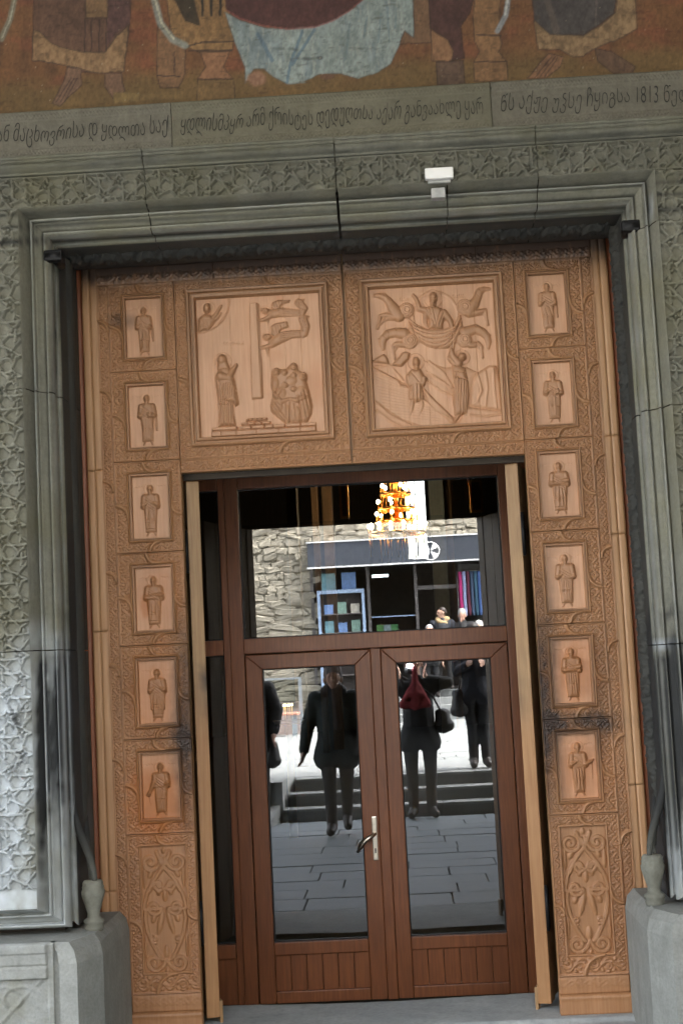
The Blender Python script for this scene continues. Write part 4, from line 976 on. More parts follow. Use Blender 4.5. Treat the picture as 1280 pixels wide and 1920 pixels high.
MUR, nt, bs = new_mat("faded_wall_painting")
a_ = nt.nodes.new("ShaderNodeAttribute"); a_.attribute_name = "tint"; nt.links.new(a_.outputs["Color"], bs.inputs["Base Color"]); bs.inputs["Roughness"].default_value = .8
bump(nt, noise(nt, coords(nt, (1, 1, 1)), 90, 5), bs, .35, .003)
mu = relief("mural", U, Z, 0.006 * (fbm(U * 9, Z * 9, 5, 4) - .5), -.662, MUR, church, mc, skirt=.1)
mu["label"] = "faded painted wall with robed figures in blue, ochre and maroon"
for a, b in ((-4.2, -1.851), (1.951, 4.2)): box("wall_plaster", a, b, -.66, -.455, 3.9715, 5.05, STONEI, church)
box("wall_plaster", -4.2, 4.2, -.66, -.455, 5.051, 8.2, STONEI, church)

# ------------------------------------------------------------------ threshold
thr = thing("stone_threshold", (0, -.1, -.11), "worn grey stone threshold slab under the glazed entrance doors", "threshold")
X, Yv = np.meshgrid(np.linspace(-1.24, 1.24, 160), np.linspace(-.46, .45, 90))
Zt = 0.004 - .018 * sstep(-.06, -.10, Yv) + .007 * (fbm(X * 3, Yv * 5, 8, 4) - .5) - .012 * np.exp(-(X / .5) ** 2) * sstep(-.05, .4, Yv) + .004 * (fbm(X * 14, Yv * 14, 9, 3) - .5)
Zt = np.where(Yv > -.1, np.minimum(Zt, .004), Zt)
Xp, Yp, Zp = np.pad(X, 1, mode='edge'), np.pad(Yv, 1, mode='edge'), np.pad(Zt, 1, mode='edge')
Zp[0, :] = -.11; Zp[-1, :] = -.22; Zp[:, 0] = -.11; Zp[:, -1] = -.11
grid_mesh("slab", Xp, Yp, Zp, THRESH, thr, True)

# ------------------------------------------------------------------ glazed entrance
ent = thing("glazed_entrance", (0.035, YG, -.2), "brown varnished glazed entrance with double doors and a wide transom light", "entrance")
def bar(name, x0, x1, z0, z1, parent, y0=YG - .045, y1=YG + .03, b=.004): return box(name, x0, x1, y0, y1, z0, z1, FRAMEW, parent, b)
bar("frame_post", -.745, -.673, -.20, 2.66, ent, YG - .05, YG + .04); bar("frame_post", .752, .83, -.20, 2.66, ent, YG - .05, YG + .04)
bar("frame_post", -.782, -.747, -.20, 2.66, ent, YG - .035, YG + .04)
bar("head_rail", -.672, .751, 2.562, 2.655, ent); bar("transom_rail", -.672, .751, 1.658, 1.741, ent, YG - .05)
def pane(x0, x1, z0, z1, parent, name="pane"):
    p = mesh(name, [(x0, YG, z0), (x1, YG, z0), (x1, YG, z1), (x0, YG, z1)], [(0, 1, 2, 3)], GLASS, parent)
    bm = bmesh.new(); t = .006
    for a in ((x0, x1, z0, z0 + t), (x0, x1, z1 - t, z1), (x0, x0 + t, z0 + t, z1 - t), (x1 - t, x1, z0 + t, z1 - t)): bevel_box(bm, a[0], a[1], YG - .012, YG - .002, a[2], a[3])
    finish(bm, "gasket", GASKET, p)
    return p
pane(-.672, .751, 1.741, 2.562, ent, "transom_pane")
def door(x0, x1, gx0, gx1, hand):
    gz0, gz1, zt = .124, 1.573, 1.652
    bm = bmesh.new(); y0, y1 = YG - .038, YG + .03
    def fr(pts):   # one mitred member
        A = [bm.verts.new((x, y0 + (0 if i < 2 else .0), z)) for i, (x, z) in enumerate(pts)]; Bv = [bm.verts.new((x, y1, z)) for x, z in pts]
        bm.faces.new(A); bm.faces.new(Bv[::-1])
        for i in range(4): bm.faces.new((A[i], Bv[i], Bv[(i + 1) % 4], A[(i + 1) % 4]))
    g = .0012
    fr([(x0, -.19), (gx0, -.19), (gx0, gz1 - g), (x0, zt - g)]); fr([(gx1, -.19), (x1, -.19), (x1, zt - g), (gx1, gz1 - g)])
    fr([(x0, zt), (gx0, gz1), (gx1, gz1), (x1, zt)][::-1])
    fr([(gx0 + g, .058), (gx1 - g, .058), (gx1 - g, gz0), (gx0 + g, gz0)])
    fr([(gx0 + g, -.19), (gx1 - g, -.19), (gx1 - g, -.13), (gx0 + g, -.13)])
    bmesh.ops.recalc_face_normals(bm, faces=bm.faces[:])
    d = finish(bm, "door_leaf", FRAMEW, ent)
    md = d.modifiers.new("bevel", 'BEVEL'); md.width = .004; md.segments = 2; md.limit_method = 'ANGLE'
    pane(gx0, gx1, gz0, gz1, d)
    n = 6; w = (gx1 - gx0) / n
    for i in range(n): box("panel_board", gx0 + i * w + .0012, gx0 + (i + 1) * w - .0012, YG - .02, YG + .01, -.13, .058, FRAMEW, d, .003)
    if hand:
        hx = -.016
        pl = box("handle_plate", hx - .014, hx + .014, YG - .047, YG - .036, .532, .762, STEEL, d, .004)
        tube("lever", [(hx, YG - .045, .672), (hx, YG - .085, .672), (hx - .012, YG - .1, .668), (hx - .05, YG - .103, .645), (hx - .085, YG - .1, .60), (hx - .094, YG - .088, .585)], [.011, .010, .011, .012, .0105, .008], STEEL, d)
        box("keyhole", hx - .004, hx + .004, YG - .0485, YG - .0465, .57, .595, GASKET, d)
    return d
dl = door(-.668, .010, -.580, -.077, True); dr = door(.066, .748, .146, .655, False)
bar("meeting_stile", .0115, .0645, -.19, 1.655, dl, YG - .052, YG + .03)
bar("frame_post", -1.44, -1.34, -.20, 2.66, ent)
for nm, x0, x1, sl in (("side_light", -1.338, -.784, -1), ("side_light", .832, 1.338, 1)):
    s_ = bar(nm, x0, x1, 1.658, 1.741, ent); pane(x0, x1, 1.742, 2.56, s_); pane(x0, x1, .126, 1.657, s_); bar("rail", x0, x1, .052, .125, s_); box("panel_board", x0, x1, YG - .02, YG + .01, -.19, .051, FRAMEW, s_); bar("rail", x0, x1, 2.561, 2.655, s_)
bar("frame_post", 1.34, 1.44, -.20, 2.66, ent)
# pierced ventilator strip over the head rail
vent = box("ventilator_strip", -1.44, 1.44, YG + .02, YG + .03, 2.656, 2.86, plain("pale_vent_metal", (.16, .17, .15), .6), ent)
for i in range(96):
    x = -1.42 + i * .03; box("vent_bar", x, x + .008, YG + .004, YG + .0195, 2.66, 2.85, plain_vent if i else (globals().setdefault('plain_vent', plain("vent_bar_grey", (.3, .31, .28), .5))), vent)

# ------------------------------------------------------------------ small fittings on the stone
def hook(sgn, x, z, label):
    t = thing("iron_hook", (x, -.5, z), label, "iron hook", "iron pintle stubs in the jambs")
    tube("pin", [(x, -.44, z), (x, -.56, z)], .022, IRON, t, 12)
    bm = bmesh.new(); bevel_box(bm, x - .040, x + .040, -.60, -.548, z - .024, z + .024, .010); finish(bm, "head", IRON, t)
    tube("collar", [(x - .030, -.575, z), (x + .034, -.575, z - .002)], .028, IRON, t, 12)
hook(-1, -1.214, 3.372, "black iron stub high on the jamb that has no white chip above it")
hook(1, 1.236, 3.350, "black iron stub high on the jamb just below a white chip and crack")
lamp = thing("white_fixture_box", (.438, -.73, 3.545), "small white box fixture stuck on the carved lintel strapwork", "fixture")
WHITE = plain("white_plastic", (.80, .80, .79), .35, 0, .03)
box("cover", .380, .497, -.765, -.735, 3.547, 3.594, WHITE, lamp, .006)
box("back_plate", .392, .485, -.7345, -.716, 3.540, 3.600, plain("pale_putty", (.5, .5, .48), .8), lamp, .003)
box("junction_box", .404, .462, -.705, -.655, 3.485, 3.528, plain("grey_plastic", (.38, .38, .37), .5), lamp, .004)
# ------------------------------------------------------------------ the church behind the glass
def part_box(name, *a, mat=DARKWALL, parent=None, b=0.0): return box(name, *a, mat, parent or church, b)
for sgn in (-1, 1):
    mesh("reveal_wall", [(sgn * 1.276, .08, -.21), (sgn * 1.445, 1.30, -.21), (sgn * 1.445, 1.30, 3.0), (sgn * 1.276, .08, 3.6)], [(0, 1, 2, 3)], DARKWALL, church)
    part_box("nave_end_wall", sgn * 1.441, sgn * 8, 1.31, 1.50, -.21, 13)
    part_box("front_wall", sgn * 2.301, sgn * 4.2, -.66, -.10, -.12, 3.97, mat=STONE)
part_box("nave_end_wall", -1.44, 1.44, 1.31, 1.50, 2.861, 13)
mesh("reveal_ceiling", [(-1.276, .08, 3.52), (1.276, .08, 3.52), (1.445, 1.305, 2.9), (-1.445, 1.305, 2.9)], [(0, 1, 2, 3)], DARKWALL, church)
NY = 34.0
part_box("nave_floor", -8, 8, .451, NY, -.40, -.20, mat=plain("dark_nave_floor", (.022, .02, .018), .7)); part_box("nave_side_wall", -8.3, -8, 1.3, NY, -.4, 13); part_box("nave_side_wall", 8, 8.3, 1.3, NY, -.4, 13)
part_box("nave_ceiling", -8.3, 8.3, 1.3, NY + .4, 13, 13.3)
wx0, wz0 = P(766, 1048, NY); wx1, wz1 = P(803, 1046, NY); wtop = wz0 + 4.6
part_box("apse_wall", -8.3, wx0, NY, NY + .4, -.4, 13); part_box("apse_wall", wx1, 8.3, NY, NY + .4, -.4, 13)
part_box("apse_wall", wx0, wx1, NY, NY + .4, -.4, wz0); part_box("apse_wall", wx0, wx1, NY, NY + .4, wtop, 13)
fw = part_box("apse_window_bars", (wx0 + wx1) / 2 - .012, (wx0 + wx1) / 2 + .012, NY + .1, NY + .13, wz0, wtop, mat=IRON)
for i in range(14): box("glazing_bar", wx0, wx1, NY + .1, NY + .12, wz0 + .3 + i * .3, wz0 + .312 + i * .3, IRON, fw)
PIER = stone("ochre_painted_pier", (.16, .085, .04), (.22, .12, .055), scale=1.5); NICHE = stone("grey_painted_pier", (.13, .13, .12), (.18, .18, .165), scale=1.5)
def pier(px0, px1, y, m):
    x0 = P(px0, 950, y)[0]; x1 = P(px1, 950, y)[0]; part_box("nave_pier", x0, x1, y, y + .6, -.2, 12.9, mat=m)
pier(537, 556, 20, PIER); pier(805, 832, 26, NICHE); pier(832, 846, 26.5, PIER); pier(584, 594, 24, PIER); pier(604, 622, 25, PIER)
# icons hanging inside
ICON = plain("dim_gilt_icon", (.22, .12, .035), .5)
for i, (a, b, c, d, y, lab) in enumerate(((634, 655, 906, 972, 22, "dim gilt wall icon deep in the nave beside the ochre piers"), (878, 906, 900, 960, 22, "dim arched gilt icon on the nave side nearest the bright window"))):
    x0, z1 = P(a, c, y); x1, z0 = P(b, d, y)
    t = thing("wall_icon", ((x0 + x1) / 2, y, z0), lab, "icon")
    box("picture_panel", x0 + .05, x1 - .05, y, y + .03, z0 + .05, z1 - .05, ICON, t, .005); 
    bm = bmesh.new()
    for q in ((x0, x1, z0, z0 + .05), (x0, x1, z1 - .05, z1), (x0, x0 + .05, z0 + .05, z1 - .05), (x1 - .05, x1, z0 + .05, z1 - .05)): bevel_box(bm, q[0], q[1], y - .02, y + .04, q[2], q[3], .008)
    finish(bm, "frame", BRASS, t)
    tube("hanging_wire", [((x0 + x1) / 2, y + .02, z1), ((x0 + x1) / 2, y + .02, 12.99)], .008, IRON, t, 6)
# chandelier
CHY = 23.0
cx, cz = P(745, 1000, CHY)
ch = thing("chandelier", (cx, CHY, cz - .6), "lit gilt many-tiered chandelier hanging in the dark nave", "chandelier")
BULB = emit("lit_bulb", (1.0, .80, .5), 7.0)
GLOW = emit("candle_flame", (1.0, .72, .3), 8.0)
tube("stem", [(cx, CHY, cz - .35), (cx, CHY, cz + 2.4)], .05, BRASS, ch, 10)
tube("chain", [(cx, CHY, cz + 2.4), (cx, CHY, 12.99)], .018, BRASS, ch, 6)
bulb_me = None
for i, (dz, r, n) in enumerate(((0.0, .58, 14), (.24, .42, 12), (.50, .36, 10), (.80, .30, 9), (1.10, .25, 8), (1.45, .22, 7), (1.85, .17, 6))):
    z = cz + dz
    tube("tier_ring", [(cx + r * math.cos(a), CHY + r * math.sin(a), z) for a in np.linspace(0, 2 * math.pi, 28)[:-1]], .026, BRASS, ch, 8, True)
    lathe("tier_bowl", [(.02, z - .09), (r * .4, z - .07), (r * .62, z - .01), (r * .66, z + .03), (r * .6, z + .03)], cx, CHY, BRASS, ch, 18)
    for k in range(n):
        a = k * 2 * math.pi / n + i * .3; x, y = cx + r * math.cos(a), CHY + r * math.sin(a)
        bm = bmesh.new(); tube_bm(bm, [(cx + r * .5 * math.cos(a), CHY + r * .5 * math.sin(a), z - .02), (cx + r * .8 * math.cos(a), CHY + r * .8 * math.sin(a), z - .06), (x, y, z)], .012, 6); tube_bm(bm, [(x, y, z), (x, y, z + .13)], .014, 6); tube_bm(bm, [(x, y, z - .02), (x, y, z - .26)], [.012, .005], 6)
        bmesh.ops.recalc_face_normals(bm, faces=bm.faces[:]); finish(bm, "arm", BRASS, ch, True)
        if k % 2 == 0 or i == 0: ball("bulb", (x, y, z + .165), .038, BULB, ch, 1, (1, 1, 1.3))
for k in range(16):
    a = k * 2 * math.pi / 16; r = .2 + .36 * (k % 3) / 2
    tube("pendant", [(cx + r * math.cos(a), CHY + r * math.sin(a), cz - .05), (cx + r * math.cos(a), CHY + r * math.sin(a), cz - .45 - .1 * (k % 2))], [.008, .012], BRASS, ch, 6)
# candle stand inside
kx, kz = P(540, 1322, 9.0)
cs = thing("candle_stand", (kx, 9, -.2), "stand of burning thin candles in the dark nave", "candle stand")
tube("post", [(kx, 9, -.195), (kx, 9, kz - .2)], [.05, .035], BRASS, cs); lathe("tray", [(.0, kz - .2), (.15, kz - .2), (.17, kz - .16), (.15, kz - .17), (0, kz - .17)], kx, 9, BRASS, cs)
for i, dx in enumerate((-.045, -.034, .0, .018, .036)):
    c = tube("candle", [(kx + dx, 9 + .05 * math.sin(i * 2), kz - .18), (kx + dx, 9 + .05 * math.sin(i * 2), kz - .02)], .005, plain("beeswax", (.6, .45, .2), .6) if i == 0 else bpy.data.materials["beeswax"], cs, 6)
    ball("flame", (kx + dx, 9 + .05 * math.sin(i * 2), kz), .006, GLOW, c, 1, (1, 1, 2))

# ------------------------------------------------------------------ porch, steps, plaza
porch = thing("porch", (0, -3.8, -.11), "stone porch sheltering the portal with one wide arched opening", "porch")  # unseen; vault height and open left side shaped to steer the light
PSTONE = stone("porch_wall_stone", (.30, .29, .25), (.38, .365, .32), scale=3)
PZ, PF = 5.9, -6.95
def porch_wall(sgn):
    box("side_wall", sgn * 3.6, sgn * 4.2, PF, -.661, -.12, PZ, PSTONE, porch)
porch_wall(1)
for y0, y1 in ((-1.5, -.661), (PF, PF + .7)): box("side_pier", -4.2, -3.6, y0, y1, -.12, 4.4, PSTONE, porch)
box("side_beam", -4.2, -3.6, PF, -.661, 4.401, PZ, PSTONE, porch)
box("vault_slab", -4.4, 4.4, PF - .1, -.4, PZ, PZ + .4, PSTONE, porch)
for sgn in (-1, 1): box("front_pier", sgn * 2.9, sgn * 3.599, PF, PF + .6, -.12, PZ, PSTONE, porch)
bm = bmesh.new()      # round arch over the opening
n = 24; A = [(2.9 * math.cos(math.pi * i / n), 3.4 + 2.1 * math.sin(math.pi * i / n)) for i in range(n + 1)]
for y in (PF, PF + .6):
    lo = [bm.verts.new((x, y, z)) for x, z in A]; hi = [bm.verts.new((x, y, PZ - .001)) for x, z in A]
    for i in range(n): bm.faces.new((lo[i], lo[i + 1], hi[i + 1], hi[i]))
bm.verts.ensure_lookup_table(); m = n + 1
for i in range(n): bm.faces.new((bm.verts[i], bm.verts[i + 1], bm.verts[2 * m + i + 1], bm.verts[2 * m + i]))
bmesh.ops.recalc_face_normals(bm, faces=bm.faces[:]); finish(bm, "front_arch", PSTONE, porch)
# ground
GR = stone("earth_and_cobble", (.12, .115, .10), (.17, .16, .14), scale=1.5)
g = mesh("ground", [(-700, -900, -.55), (700, -900, -.55), (700, 500, -.55), (-700, 500, -.55)], [(0, 1, 2, 3)], GR); tag(g, "earth and cobble ground around the church", "ground", None, "structure")
FZ, PLZ = -.11, .31
pf = box("porch_floor", -4.2, 4.2, -7.0, -.459, FZ - .3, FZ - .02, GR); tag(pf, "grey stone slab floor of the porch", "floor", None, "structure")
def slabs(parent, x0, x1, y0, y1, zt, th, rows, lmin, lmax, mat, seed):
    rr = random.Random(seed); proto = []
    for i in range(6):
        bm = bmesh.new(); bevel_box(bm, -.5, .5, -.5, .5, -th, 0, .006); me = bpy.data.meshes.new("slab"); 
        for v in bm.verts: v.co.z += rr.uniform(-.0012, .0012)
        bm.to_mesh(me); bm.free(); me.materials.append(mat); proto.append(me)
    y = y0
    while y < y1 - .05:
        w = rr.uniform(*rows); w = min(w, y1 - y) if y1 - y - w > .15 else y1 - y
        x = x0 - rr.uniform(0, .4)
        while x < x1:
            l = rr.uniform(lmin, lmax); o = bpy.data.objects.new("slab", rr.choice(proto)); COL.objects.link(o)
            o.scale = (l - .010, w - .010, 1); o.location = (x + l / 2, y + w / 2, zt + rr.uniform(-.003, .003)); o.parent = parent
            x += l
        y += w
slabs(pf, -2.2, 2.2, -6.95, -.48, FZ, .02, (.34, .5), .7, 1.3, FLOORS, 1)
pz = box("plaza", -60, 60, -60, -7.84, -.6, PLZ - .02, GR); tag(pz, "pale stone paved plaza in front of the porch", "plaza", None, "structure")
slabs(pz, -3.6, 3.4, -22.4, -7.86, PLZ, .02, (.4, .62), .8, 1.5, PLAZAS, 2)
for a in ((-60, -4.01, -60, -7.86), (3.61, 60, -60, -7.86), (-4, 3.6, -60, -22.45)): 
    o = box("paving", a[0], a[1], a[2], a[3], PLZ - .019, PLZ - .002, PLAZAS, pz)
STEPM = stone("dark_step_stone", (.10, .105, .105), (.15, .155, .15), scale=3); 
st = thing("stone_steps", (0, -7.4, FZ), "three stone steps rising from the porch floor to the plaza", "steps")
rise = (PLZ - FZ) / 3
for i in range(3):
    y1 = -6.96 - .3 * i
    for a, b in ((-1.20 + .05 * i, .55 - .3 * i), (.555 - .3 * i, 2.6)):
        s_ = box("step", a, b, -7.84 if i == 2 else y1 - .36, y1, FZ - .1 + rise * i, FZ + rise * (i + 1) - .03, STEPM, st, .005)
        box("tread", a, b, y1 - .30 if i < 2 else -7.84, y1 + .012, FZ + rise * (i + 1) - .0298, FZ + rise * (i + 1), PLAZAS, s_, .006)
rp = thing("stone_ramp", (-1.9, -7.4, FZ), "pale stone ramp beside the porch steps", "ramp")
mesh("ramp_slab", [(-2.8, -6.3, FZ + .001), (-1.33, -6.3, FZ + .001), (-1.12, -7.84, PLZ + .002), (-2.8, -7.84, PLZ + .002), (-2.8, -6.3, -.5), (-1.33, -6.3, -.5), (-1.12, -7.84, -.5), (-2.8, -7.84, -.5)], [(0, 1, 2, 3), (0, 4, 5, 1), (1, 5, 6, 2), (2, 6, 7, 3), (3, 7, 4, 0)], PLAZAS, rp)
box("kerb", -1.34, -1.20, -7.80, -7.0, FZ - .05, PLZ + .02, PLAZAS, rp, .008)

# ------------------------------------------------------------------ shop, terrace and rubble wall across the plaza
TZ, SY = .93, -24.0
ter = thing("terrace_steps", (0, -23, PLZ), "four pale stone steps up to the shop terrace", "steps")
for i in range(4):
    r4 = (TZ - PLZ) / 4
    box("step", -1.75, 6, -23.99 if i == 3 else -22.5 - .32 * (i + 1) - .05, -22.5 - .32 * i, PLZ + r4 * i - .05, PLZ + r4 * (i + 1), PLAZAS, ter, .012)
shop = thing("souvenir_shop", (0.3, SY, TZ), "souvenir shop in a rubble stone building with a dark fascia awning", "shop")
box("building_wall", -14, -1.80, SY - .5, SY - .12, -.3, 9, RUBBLE, shop); box("building_wall", -1.80, 6, SY - .5, SY - .12, 4.05, 9, RUBBLE, shop); box("building_wall", 6, 14, SY - .5, SY - .12, -.3, 9, RUBBLE, shop)
DIN = plain("shop_dark_interior", (.035, .028, .024), .8)
box("shop_back_wall", -1.8, 6, SY - 4.2, SY - 4, TZ, 4.05, DIN, shop); box("shop_floor", -1.8, 6, SY - 4.2, SY - .01, TZ - .3, TZ, DIN, shop); box("shop_ceiling", -1.8, 6, SY - 4.2, SY - .5, 4.05, 4.2, DIN, shop)
box("shop_side_wall", -2, -1.8, SY - 4.2, SY - .5, TZ, 4.1, DIN, shop)
# rubble stones, each its own piece
rr = random.Random(4); protos = []
for i in range(9):
    bm = bmesh.new(); bevel_box(bm, -.5, .5, -.5, .5, -.5, .5, .2)
    for v in bm.verts: v.co += Vector((rr.uniform(-.12, .12), rr.uniform(-.12, .12), rr.uniform(-.16, .16)))
    me = bpy.data.meshes.new("stone"); bm.to_mesh(me); bm.free()
    me.materials.append(stone("rubble_%s" % "abcdefghi"[i], tuple(c * (.72, .9, 1.05, .82, 1.18)[i % 5] for c in (.30, .268, .205)), tuple(c * (.8, .95, 1.1, .85, 1.2)[i % 5] for c in (.43, .39, .305)), scale=5, bumpd=.02) if i < 5 else protos[i - 5].materials[0]); protos.append(me)
def rubble(x0, x1, z0, z1, hmin, hmax, wmin, wmax):
    z = z0
    while z < z1:
        h = rr.uniform(hmin, hmax); x = x0 - rr.uniform(0, .2)
        while x < x1:
            w = rr.uniform(wmin, wmax); o = bpy.data.objects.new("rubble_stone", rr.choice(protos)); COL.objects.link(o); o.parent = shop; o.matrix_parent_inverse = Matrix.Translation(-Vector(shop.location))
            o.location = (x + w / 2, SY - .10, z + h / 2 + rr.uniform(-.03, .03)); o.scale = (w * 1.0, rr.uniform(.10, .2), h * rr.uniform(.85, 1.15)); o.rotation_euler = (0, rr.uniform(-.22, .22), 0)
            x += w
        z += h
rubble(-3.2, -1.80, 3.0, 5.5, .10, .19, .14, .42); rubble(-1.80, 2.6, 4.40, 5.45, .10, .18, .15, .45); rubble(-3.2, -1.86, .35, 3.0, .09, .17, .4, 1.0)
FASC = plain("charcoal_fascia", (.035, .042, .055), .55, 0, .15, 3)
fa = box("fascia", -1.78, 6, SY - .02, SY + .55, 3.80, 4.34, FASC, shop, .01)
box("fascia_trim", -1.80, 6, SY - .02, SY + .57, 4.341, 4.37, plain("pale_trim", (.62, .63, .62), .5), fa); box("fascia_trim", -1.80, 6, SY + .50, SY + .565, 3.765, 3.799, bpy.data.materials["pale_trim"], fa)
WHT = plain("white_sign_paint", (.78, .78, .76), .6, 0, .03)
ex, ez = PM(806, 1033, SY + .55); ey = SY + .553
em = tube("emblem", [(ex + .20 * math.cos(a), ey, ez + .20 * math.sin(a)) for a in np.linspace(0, 2 * math.pi, 33)[:-1]], .014, WHT, fa, 6, True)
bm = bmesh.new()
for k in range(4):
    a = k * math.pi / 2 + math.pi / 4; c, s = math.cos(a), math.sin(a)
    q = [(.02, -.012), (.185, -.075), (.185, .075), (.02, .012)]
    bm.faces.new([bm.verts.new((ex + u * c - v * s, ey + .004, ez + u * s + v * c)) for u, v in q])
bmesh.ops.recalc_face_normals(bm, faces=bm.faces[:]); finish(bm, "emblem_cross", WHT, em)
# skyline drawing beside the emblem
sx0, sz0 = PM(772, 1049, SY + .55); sx1 = PM(800, 1048, SY + .55)[0]
V = [(sx0, sz0)]; tops = [.30, .12, .10, .26, .12, .08, .10, .15, .09, .22, .12, .10, .28, .1]
for i, t in enumerate(tops):
    a = sx0 + (sx1 - sx0) * i / len(tops); b = sx0 + (sx1 - sx0) * (i + 1) / len(tops); V += [(a, sz0 + t * .7), ((a + b) / 2, sz0 + t), (b, sz0 + t * .6)]
V.append((sx1, sz0))
bm = bmesh.new(); bm.faces.new([bm.verts.new((x, ey + .003, z)) for x, z in V]); bmesh.ops.triangulate(bm, faces=bm.faces[:]); bmesh.ops.recalc_face_normals(bm, faces=bm.faces[:]); finish(bm, "skyline_print", WHT, fa)
# shop front: frames, panes, shelves
FRM = plain("grey_shop_frame", (.10, .09, .085), .5); BLUEF = plain("blue_grey_display_frame", (.22, .30, .42), .5); SHG = glass_mat("shop_glass", .03)
for x in (-1.78, -.50, .58, 1.60, 2.6, 4.2): box("shop_post", x, x + .07, SY - .12, SY - .03, TZ, 3.79, FRM, shop)
box("door_head", .652, 1.598, SY - .11, SY - .04, 3.20, 3.29, FRM, shop); box("window_bar", -.42, .575, SY - .1, SY - .05, 2.62, 2.645, BLUEF, shop)
for a, b in ((-1.70, -.51), (-.42, .575), (1.68, 2.59)): mesh("shop_pane", [(a, SY - .08, TZ), (b, SY - .08, TZ), (b, SY - .08, 3.78), (a, SY - .08, 3.78)], [(0, 1, 2, 3)], SHG, shop)
case = thing("display_case", (-1.1, SY + .2, TZ), "blue-grey framed display case of small framed pictures at the shop front", "display case")
for a in ((-1.62, -1.56, TZ, 3.28), (-.62, -.56, TZ, 3.28), (-1.56, -.62, 3.2, 3.28)): box("case_frame", a[0], a[1], SY + .02, SY + .3, a[2], a[3], BLUEF, case)
box("case_back", -1.56, -.62, SY + .02, SY + .05, TZ, 3.2, DIN, case)
for z in (2.72, 2.30, 1.75, 1.35): box("shelf", -1.56, -.62, SY + .05, SY + .28, z, z + .02, FRM, case)
PCOL = [plain("blue_card", (.16, .27, .50), .6), plain("green_card", (.20, .32, .26), .6), plain("cream_card", (.45, .42, .34), .6), plain("teal_card", (.16, .32, .36), .6)]
k = 0
for z in (2.74, 2.32, 1.77):
    for x in (-1.48, -1.18, -.88):
        o = box("framed_picture", x, x + .20, SY + .1, SY + .12, z, z + .22 + .05 * (k % 2), PCOL[k % 4], None); tag(o, "small %s picture standing on the %s shelf of the display case" % (("blue", "green", "cream", "teal")[k % 4], {2.74: "top", 2.32: "middle", 1.77: "lower"}[z]), "picture", "pictures on the display case shelves"); k += 1
for i, x in enumerate((-1.52, -1.06)):
    o = box("poster", x, x + .32, SY - .02, SY + .0, 3.3, 3.68, PCOL[0] if i else PCOL[3], None); tag(o, "blue poster standing on top of the display case" if i else "teal poster standing on top of the display case", "poster")
lt = box("tube_light", -.38, .0, SY - 1.2, SY - 1.1, 3.60, 3.66, emit("tube_light_glow", (.8, .95, 1), 2.2)); tag(lt, "short lit fluorescent tube under the shop ceiling", "light")
for i, (x, c) in enumerate(((-.33, (.25, .55, .2)), (-.16, (.55, .65, .75)), (.0, (.2, .5, .22)))):
    o = box("folded_shirt", x, x + .16, SY - .45, SY - .42, 2.02, 2.46, plain("shirt_%s" % "abc"[i], c, .8), None); tag(o, ("bright green shirt displayed beside the shelf edge", "pale blue shirt displayed between two green ones", "deep green shirt displayed next to the dark shelves")[i], "shirt")
rk = box("shelf_rack", -.42, .575, SY - 1.4, SY - 1.35, TZ, 2.0, DIN, shop)
rs = random.Random(11)
for i in range(6):
    x = -.36 + .15 * i; z = 2.05 + .0 * i
    ww = lathe("souvenir_figure", [(.0, z), (.025, z), (.03, z + .05), (.012, z + .1), (.02, z + .13), (0, z + .16)], x, SY - 1.37, PCOL[i % 4], None, 8); tag(ww, "tiny souvenir figure on the dark shop shelf", "souvenir", "souvenir figures on the shop shelf")
    ww.location.z = -.05
SCOL = [(.45, .03, .16), (.30, .36, .55), (.10, .02, .04), (.05, .08, .14), (.04, .10, .15), (.06, .12, .30), (.09, .17, .38)]
SN = ["crimson", "pale blue", "dark wine", "navy", "dark teal", "royal blue", "sky blue"]
for i in range(7): plain("scarf_%s" % "abcdefg"[i], SCOL[i], .85)
for i in range(7):
    x = 1.62 + i * .085; n = 12; V = []; Fc = []
    for j in range(n + 1):
        z = 3.55 - 1.0 * j / n
        V += [(x - .04, SY + .15 + .015 * math.sin(j * .9 + i), z), (x, SY + .19 + .01 * math.sin(j + i), z), (x + .04, SY + .15 + .015 * math.sin(j * .7), z)]
    for j in range(n):
        for q in (0, 1): Fc.append((3 * j + q, 3 * j + q + 1, 3 * j + q + 4, 3 * j + q + 3))
    o = mesh("hanging_scarf", V, Fc, bpy.data.materials["scarf_%s" % "abcdefg"[i]], None, True); o.modifiers.new("thickness", 'SOLIDIFY').thickness = .012
    tag(o, "long %s scarf hanging from the upper shop rail" % SN[i], "scarf", "scarves at the shop front")
    V2 = [(a, b, c - 1.15) for a, b, c in V[:24]]; F2 = [f for f in Fc if max(f) < 24]
    o = mesh("hanging_scarf", V2, F2, bpy.data.materials["scarf_%s" % "abcdefg"[(i * 3 + 1) % 7]], None, True); o.modifiers.new("thickness", 'SOLIDIFY').thickness = .012
    tag(o, "short %s scarf hanging from the lower shop rail" % SN[(i * 3 + 1) % 7], "scarf", "scarves at the shop front")
rail = thing("scarf_rail", (1.9, SY + .15, TZ), "metal clothes rail holding scarves at the shop front", "rail")
for z in (3.56, 2.42): tube("rail_bar", [(1.55, SY + .15, z), (2.3, SY + .15, z)], .012, FRM, rail, 6)
for x in (1.55, 2.3): tube("rail_post", [(x, SY + .15, TZ), (x, SY + .15, 3.57)], .014, FRM, rail, 6)
